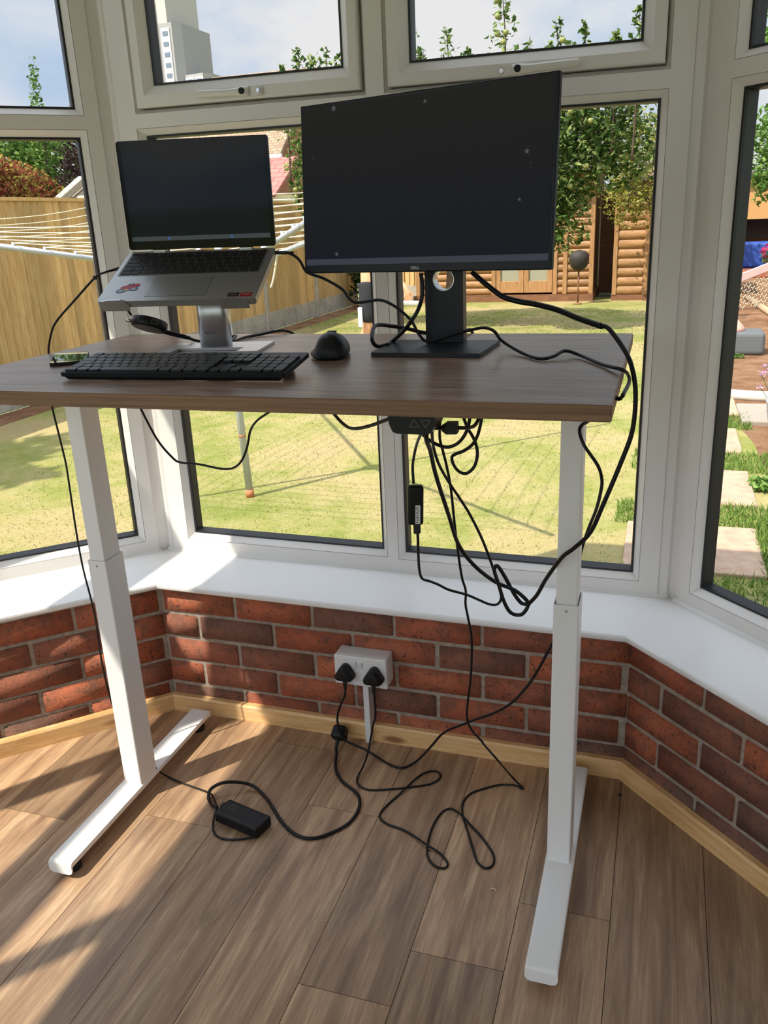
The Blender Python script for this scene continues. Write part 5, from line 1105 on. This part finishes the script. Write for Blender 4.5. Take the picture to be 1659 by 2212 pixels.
fb = empty('flower_basket', (2.18, 17.6, .30), label='basket of red and purple flowers near the ochre store', cat='flowers'); rng = random.Random(8)
mb = MB(); mb.lathe([(0, -.16), (.10, -.13), (.17, 0), (.16, .01), (0, 0)], 16); mb.build('basket', M['bark'], fb)
mb = MB(); mb.tube([(0, 0, -.42), (0, 0, -.14)], .02, 8, 0, False); mb.lathe([(.1, -.42), (.1, -.40), (.02, -.38)], 12); mb.build('stand', M['bark'], fb)
mb = MB(); leaves(mb, rng, leaf_points(rng, [((0, 0, .08), (.22, .2, .16))], 240), .07); mb.build('foliage', LM['bright'], fb)
mb = MB(); leaves(mb, rng, leaf_points(rng, [((0, -.05, .17), (.22, .2, .15))], 170, .8), .07); mb.build('blooms', leaf_mat('red_petal', [(0, rgb(190, 30, 60)), (.7, rgb(230, 70, 110)), (1, rgb(130, 70, 190))], .2), fb)
def flower_clump(loc, n, h, lb, seed):
    rng = random.Random(seed); e = empty('pink_flowers', loc, label=lb, cat='flowers')
    st_ = MB(); bl = MB()
    for i in range(n):
        x, y = rng.gauss(0, .10), rng.gauss(0, .12); hh = h*rng.uniform(.6, 1.1); tip = Vector((x*1.6, y*1.6, hh)); st_.tube([(x*.4, y*.4, 0), (x, y, hh*.6), tip], .0022, 4)
        leaves(bl, rng, [tip+Vector((rng.gauss(0, .016), rng.gauss(0, .016), rng.gauss(0, .010))) for _ in range(9)], .032)
    st_.build('stems', LM['lush'], e); bl.build('blooms', leaf_mat('pink_petal', [(0, rgb(214, 150, 196)), (1, rgb(240, 204, 232))], .3), e)
flower_clump((1.02, 4.9, G), 16, .36, 'pale pink flowers on thin stems beside the grey flagstone', 3)
flower_clump((1.25, 5.9, G), 14, .30, 'pale pink flowers growing just beyond the curved edging', 4)
def weed(loc, s, lb, seed):
    rng = random.Random(seed); mb = MB(); leaves(mb, rng, leaf_points(rng, [((loc[0], loc[1], G+s*.3), (s, s, s*.45))], 90), .09*s/.15); o = mb.build('weed', LM['bright']); tag(o, lb, 'plant')
weed((.80, 2.62, 0), .12, 'leafy green weed beside the nearest stepping stone', 1); weed((.76, 3.25, 0), .10, 'small green weed beside the second stepping stone', 2); weed((.92, 7.7, 0), .06, 'tiny weed in front of the dark stone block', 3); weed((.85, 2.15, 0), .13, 'green weed closest to the bay window corner', 5)

# neighbour's house
tm = mat('roof_tiles', rgb(172, 144, 116), .9); t = NT(tm); br_ = t.n('ShaderNodeTexBrick'); br_.inputs['Scale'].default_value = 1; br_.inputs['Brick Width'].default_value = .26; br_.inputs['Row Height'].default_value = .16; br_.inputs['Mortar Size'].default_value = .015
br_.inputs['Color1'].default_value = rgb(158, 134, 110); br_.inputs['Color2'].default_value = rgb(138, 114, 92); br_.inputs['Mortar'].default_value = rgb(112, 88, 68)
mp = t.n('ShaderNodeMapping'); t.l(t.n('ShaderNodeTexCoord').outputs['Object'], mp.inputs['Vector']); t.l(mp.outputs[0], br_.inputs['Vector']); t.color(br_.outputs['Color'])
bw = mat('house_brick', rgb(150, 96, 72), .9); bw2 = mat('house_brick_dark', rgb(104, 76, 62), .9)
ho = empty('neighbouring_house', (-17, 32, G), label='brick house with a brown tiled gable roof beyond the garden', cat='house'); I = inv(ho)
XE, ZE, YE = -13.0, 3.75, 28.0
mb = MB(); mb.box(-17.2, XE-.35, YE+.35, 36, G, ZE); mb.add([(XE-.35, YE+.35, ZE), (XE-.35, 36, ZE), (XE-.35, 32.2, ZE+3.1)], [(0, 1, 2)]); mb.build('wall', bw, ho, I)
mb = MB()
L_ = math.hypot(4.2, 3.3); mb.add([(0, 0, 0), (4.6, 0, 0), (4.6, L_, 0), (0, L_, 0), (0, 0, -.12), (4.6, 0, -.12), (4.6, L_, -.12), (0, L_, -.12)], [(0,1,2,3),(7,6,5,4),(0,4,5,1),(1,5,6,2),(2,6,7,3),(3,7,4,0)])
mb.build('roof_slope', tm, ho, I @ Matrix.Translation((XE-4.6, YE, ZE)) @ Matrix.Rotation(math.atan2(3.3, 4.2), 4, 'X'))
mb = MB(); mb.add([(0, 0, 0), (4.6, 0, 0), (4.6, -L_, 0), (0, -L_, 0)], [(3, 2, 1, 0)]); mb.build('roof_slope', tm, ho, I @ Matrix.Translation((XE-4.6, YE+8.4, ZE)) @ Matrix.Rotation(-math.atan2(3.3, 4.2), 4, 'X'))
mb = MB(); mb.rbox(XE-4.6, XE+.08, YE-.12, YE+.02, ZE-.16, ZE-.02, .02, 1); mb.build('gutter', M['socket'], ho, I)
mb = MB(); mb.box(-15.8, -14.6, YE+.28, YE+.36, 1.6, 2.9); mb.build('window', M['dark_glass'], ho, I)
po = empty('red_roofed_extension', (-13, 26.6, G), label='low extension with a dusky red tiled roof in front of the brick house', cat='extension'); I = inv(po)
rt = mat('red_tiles', rgb(176, 104, 92), .9); t = NT(rt); br_ = t.n('ShaderNodeTexBrick'); br_.inputs['Scale'].default_value = 1; br_.inputs['Brick Width'].default_value = .5; br_.inputs['Row Height'].default_value = .3; br_.inputs['Mortar Size'].default_value = .02
br_.inputs['Color1'].default_value = rgb(186, 112, 102); br_.inputs['Color2'].default_value = rgb(166, 96, 86); br_.inputs['Mortar'].default_value = rgb(130, 76, 68); t.l(t.n('ShaderNodeTexCoord').outputs['Object'], br_.inputs['Vector']); t.color(br_.outputs['Color'])
mb = MB(); mb.box(-16.5, -12.5, 25.75, 27.85, G, 2.36); mb.build('wall', mat('cream_render', rgb(226, 206, 170), .9), po, I)
mb = MB(); mb.add([(0, 0, 0), (4.4, 0, 0), (4.4, 2.6, 0), (0, 2.6, 0), (0, 0, -.08), (4.4, 0, -.08), (4.4, 2.6, -.08), (0, 2.6, -.08)], [(0,1,2,3),(7,6,5,4),(0,4,5,1),(1,5,6,2),(2,6,7,3),(3,7,4,0)]); mb.build('roof', rt, po, I @ Matrix.Translation((-16.6, 25.5, 2.30)) @ Matrix.Rotation(R(30), 4, 'X'))
for x in (-13.6, -12.9):
    mb = MB(); mb.box(x, x+.12, 25.45, 25.6, G, 2.3); mb.build('post', M['socket'], po, I)
# pergola gable by the maple
pg = empty('timber_pergola', (-6.6, 8.0, G), label='grey weathered timber gable showing over the left fence beside the maple', cat='pergola'); I = inv(pg)
wg = mat_wood('weathered_timber', (rgb(150, 138, 120), rgb(186, 174, 152), rgb(206, 196, 176)), (2, 9, 9), .8, .85, False, .1)
ap_ = Vector((-6.6, 7.80, 1.99))
for yo in (0, .30):
    for s in (-1, 1):
        mb = MB(); b_ = ap_+Vector((.0, s*.62+yo, -.30)); a_ = ap_+Vector((0, yo, 0)); d = b_-a_; mb.rbox(0, d.length, -.05, .05, -.04, .04, .006, 1, 0, Matrix.Translation(a_) @ d.to_track_quat('X', 'Z').to_matrix().to_4x4()); mb.build('rafter', wg, pg, I)
for s in (-.6, .9):
    mb = MB(); mb.box(-6.65, -6.55, 7.8+s-.05, 7.8+s+.05, G, 1.7); mb.build('post', wg, pg, I)

# tower block far away
tb = empty('tower_block', (-88, 156, G), label='tall grey concrete tower block far beyond the gardens', cat='tower block'); I = inv(tb)
cl_ = mat('pale_concrete', rgb(178, 172, 162), .9); cd_ = mat('grey_concrete', rgb(150, 146, 142), .9); wp = mat('white_surround', rgb(214, 212, 208), .8); wg_ = mat('tower_glass', rgb(104, 112, 124), .3)
mb = MB(); mb.prism([(-95, 150), (-86.75, 150), (-85.6, 151.5), (-85.6, 162), (-95, 162)], G, 36.4); mb.build('main_block', cd_, tb, I)
mb = MB(); mb.box(-95.5, -87.75, 150.4, 162, 36.4, 52); mb.build('upper_block', cl_, tb, I)
mb = MB(); mb.prism([(-85.6, 151), (-81.6, 150.3), (-80.6, 152), (-80.6, 160), (-85.6, 160)], G, 27.9); mb.build('side_block', cd_, tb, I)
for k in range(9):
    for x in (-88.1, -91.3):
        zc = 34.7-1.70*k; mb = MB(); mb.box(x-.85, x+.85, 149.85, 150.1, zc-.85, zc+.85); w_ = mb.build('window_surround', wp, tb, I)
        mb = MB(); mb.box(x-.52, x+.52, 149.75, 149.9, zc-.36, zc+.36); mb.build('pane', wg_, w_)
for x in (-84.3, -82.4):
    for zc in (26.6, 24.2):
        mb = MB(); mb.box(x-.8, x+.8, 150.2, 151, zc-.7, zc+.7); w_ = mb.build('window_surround', wp, tb, I)
        mb = MB(); mb.box(x-.5, x+.5, 150.1, 150.3, zc-.4, zc+.4); mb.build('pane', wg_, w_)

# ------------------------------------------------------------------ sky, sun, camera
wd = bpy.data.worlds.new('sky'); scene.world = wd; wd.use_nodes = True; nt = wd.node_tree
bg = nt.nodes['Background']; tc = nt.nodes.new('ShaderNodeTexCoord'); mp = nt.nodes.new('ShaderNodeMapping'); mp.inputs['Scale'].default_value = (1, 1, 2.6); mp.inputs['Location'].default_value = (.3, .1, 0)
nz = nt.nodes.new('ShaderNodeTexNoise'); nz.inputs['Scale'].default_value = 3.2; nz.inputs['Detail'].default_value = 7; nz.inputs['Roughness'].default_value = .55; nz.inputs['Distortion'].default_value = .3
rp_ = nt.nodes.new('ShaderNodeValToRGB'); e = rp_.color_ramp.elements; e[0].position = .38; e[0].color = (.54, .70, .93, 1); e[1].position = .61; e[1].color = (.97, .97, .98, 1)
e.new(.49).color = (.72, .82, .95, 1)
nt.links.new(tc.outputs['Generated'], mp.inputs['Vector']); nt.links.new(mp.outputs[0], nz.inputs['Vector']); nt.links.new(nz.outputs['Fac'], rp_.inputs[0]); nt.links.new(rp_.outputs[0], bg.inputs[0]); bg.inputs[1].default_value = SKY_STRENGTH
# the sky is brighter towards the sun, which stands behind the house
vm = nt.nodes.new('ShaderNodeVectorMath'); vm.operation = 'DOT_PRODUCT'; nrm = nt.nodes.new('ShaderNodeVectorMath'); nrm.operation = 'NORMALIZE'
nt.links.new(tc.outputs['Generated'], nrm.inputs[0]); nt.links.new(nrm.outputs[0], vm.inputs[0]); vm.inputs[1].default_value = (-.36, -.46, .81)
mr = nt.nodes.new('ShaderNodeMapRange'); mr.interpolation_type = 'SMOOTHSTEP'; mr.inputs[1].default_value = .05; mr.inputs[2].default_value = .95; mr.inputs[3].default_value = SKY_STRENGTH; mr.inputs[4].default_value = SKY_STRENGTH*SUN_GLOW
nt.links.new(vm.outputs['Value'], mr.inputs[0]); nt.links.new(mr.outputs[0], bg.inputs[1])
sd = bpy.data.lights.new('sun', 'SUN'); sd.energy = SUN_STRENGTH; sd.angle = R(.55); sd.color = (1, .93, .80)
so2 = bpy.data.objects.new('sun', sd); COL.objects.link(so2)
az = R(52); el = R(54.3); dv = Vector((math.cos(az)*math.cos(el), math.sin(az)*math.cos(el), -math.sin(el)))
so2.rotation_euler = dv.to_track_quat('-Z', 'Y').to_euler(); so2.location = (-6, -6, 9)

cd = bpy.data.cameras.new('camera'); cam = bpy.data.objects.new('camera', cd); COL.objects.link(cam); scene.camera = cam
cd.sensor_fit = 'VERTICAL'; cd.sensor_height = 24; cd.lens = 24*1818.2/2212; cd.clip_start = .05; cd.clip_end = 600
YAW, PIT, ROLL = -.324, .3333, -.0443
f_ = Vector((math.sin(YAW)*math.cos(PIT), math.cos(YAW)*math.cos(PIT), -math.sin(PIT))); r_ = Vector((math.cos(YAW), -math.sin(YAW), 0)); u_ = r_.cross(f_)
r2 = r_*math.cos(ROLL)+u_*math.sin(ROLL); u2 = -r_*math.sin(ROLL)+u_*math.cos(ROLL)
cam.matrix_world = Matrix(((r2.x, u2.x, -f_.x, .167), (r2.y, u2.y, -f_.y, -1.498), (r2.z, u2.z, -f_.z, 1.3695), (0, 0, 0, 1)))
scene.view_settings.view_transform = 'Standard'; scene.view_settings.look = 'None'; scene.view_settings.exposure = EXPOSURE
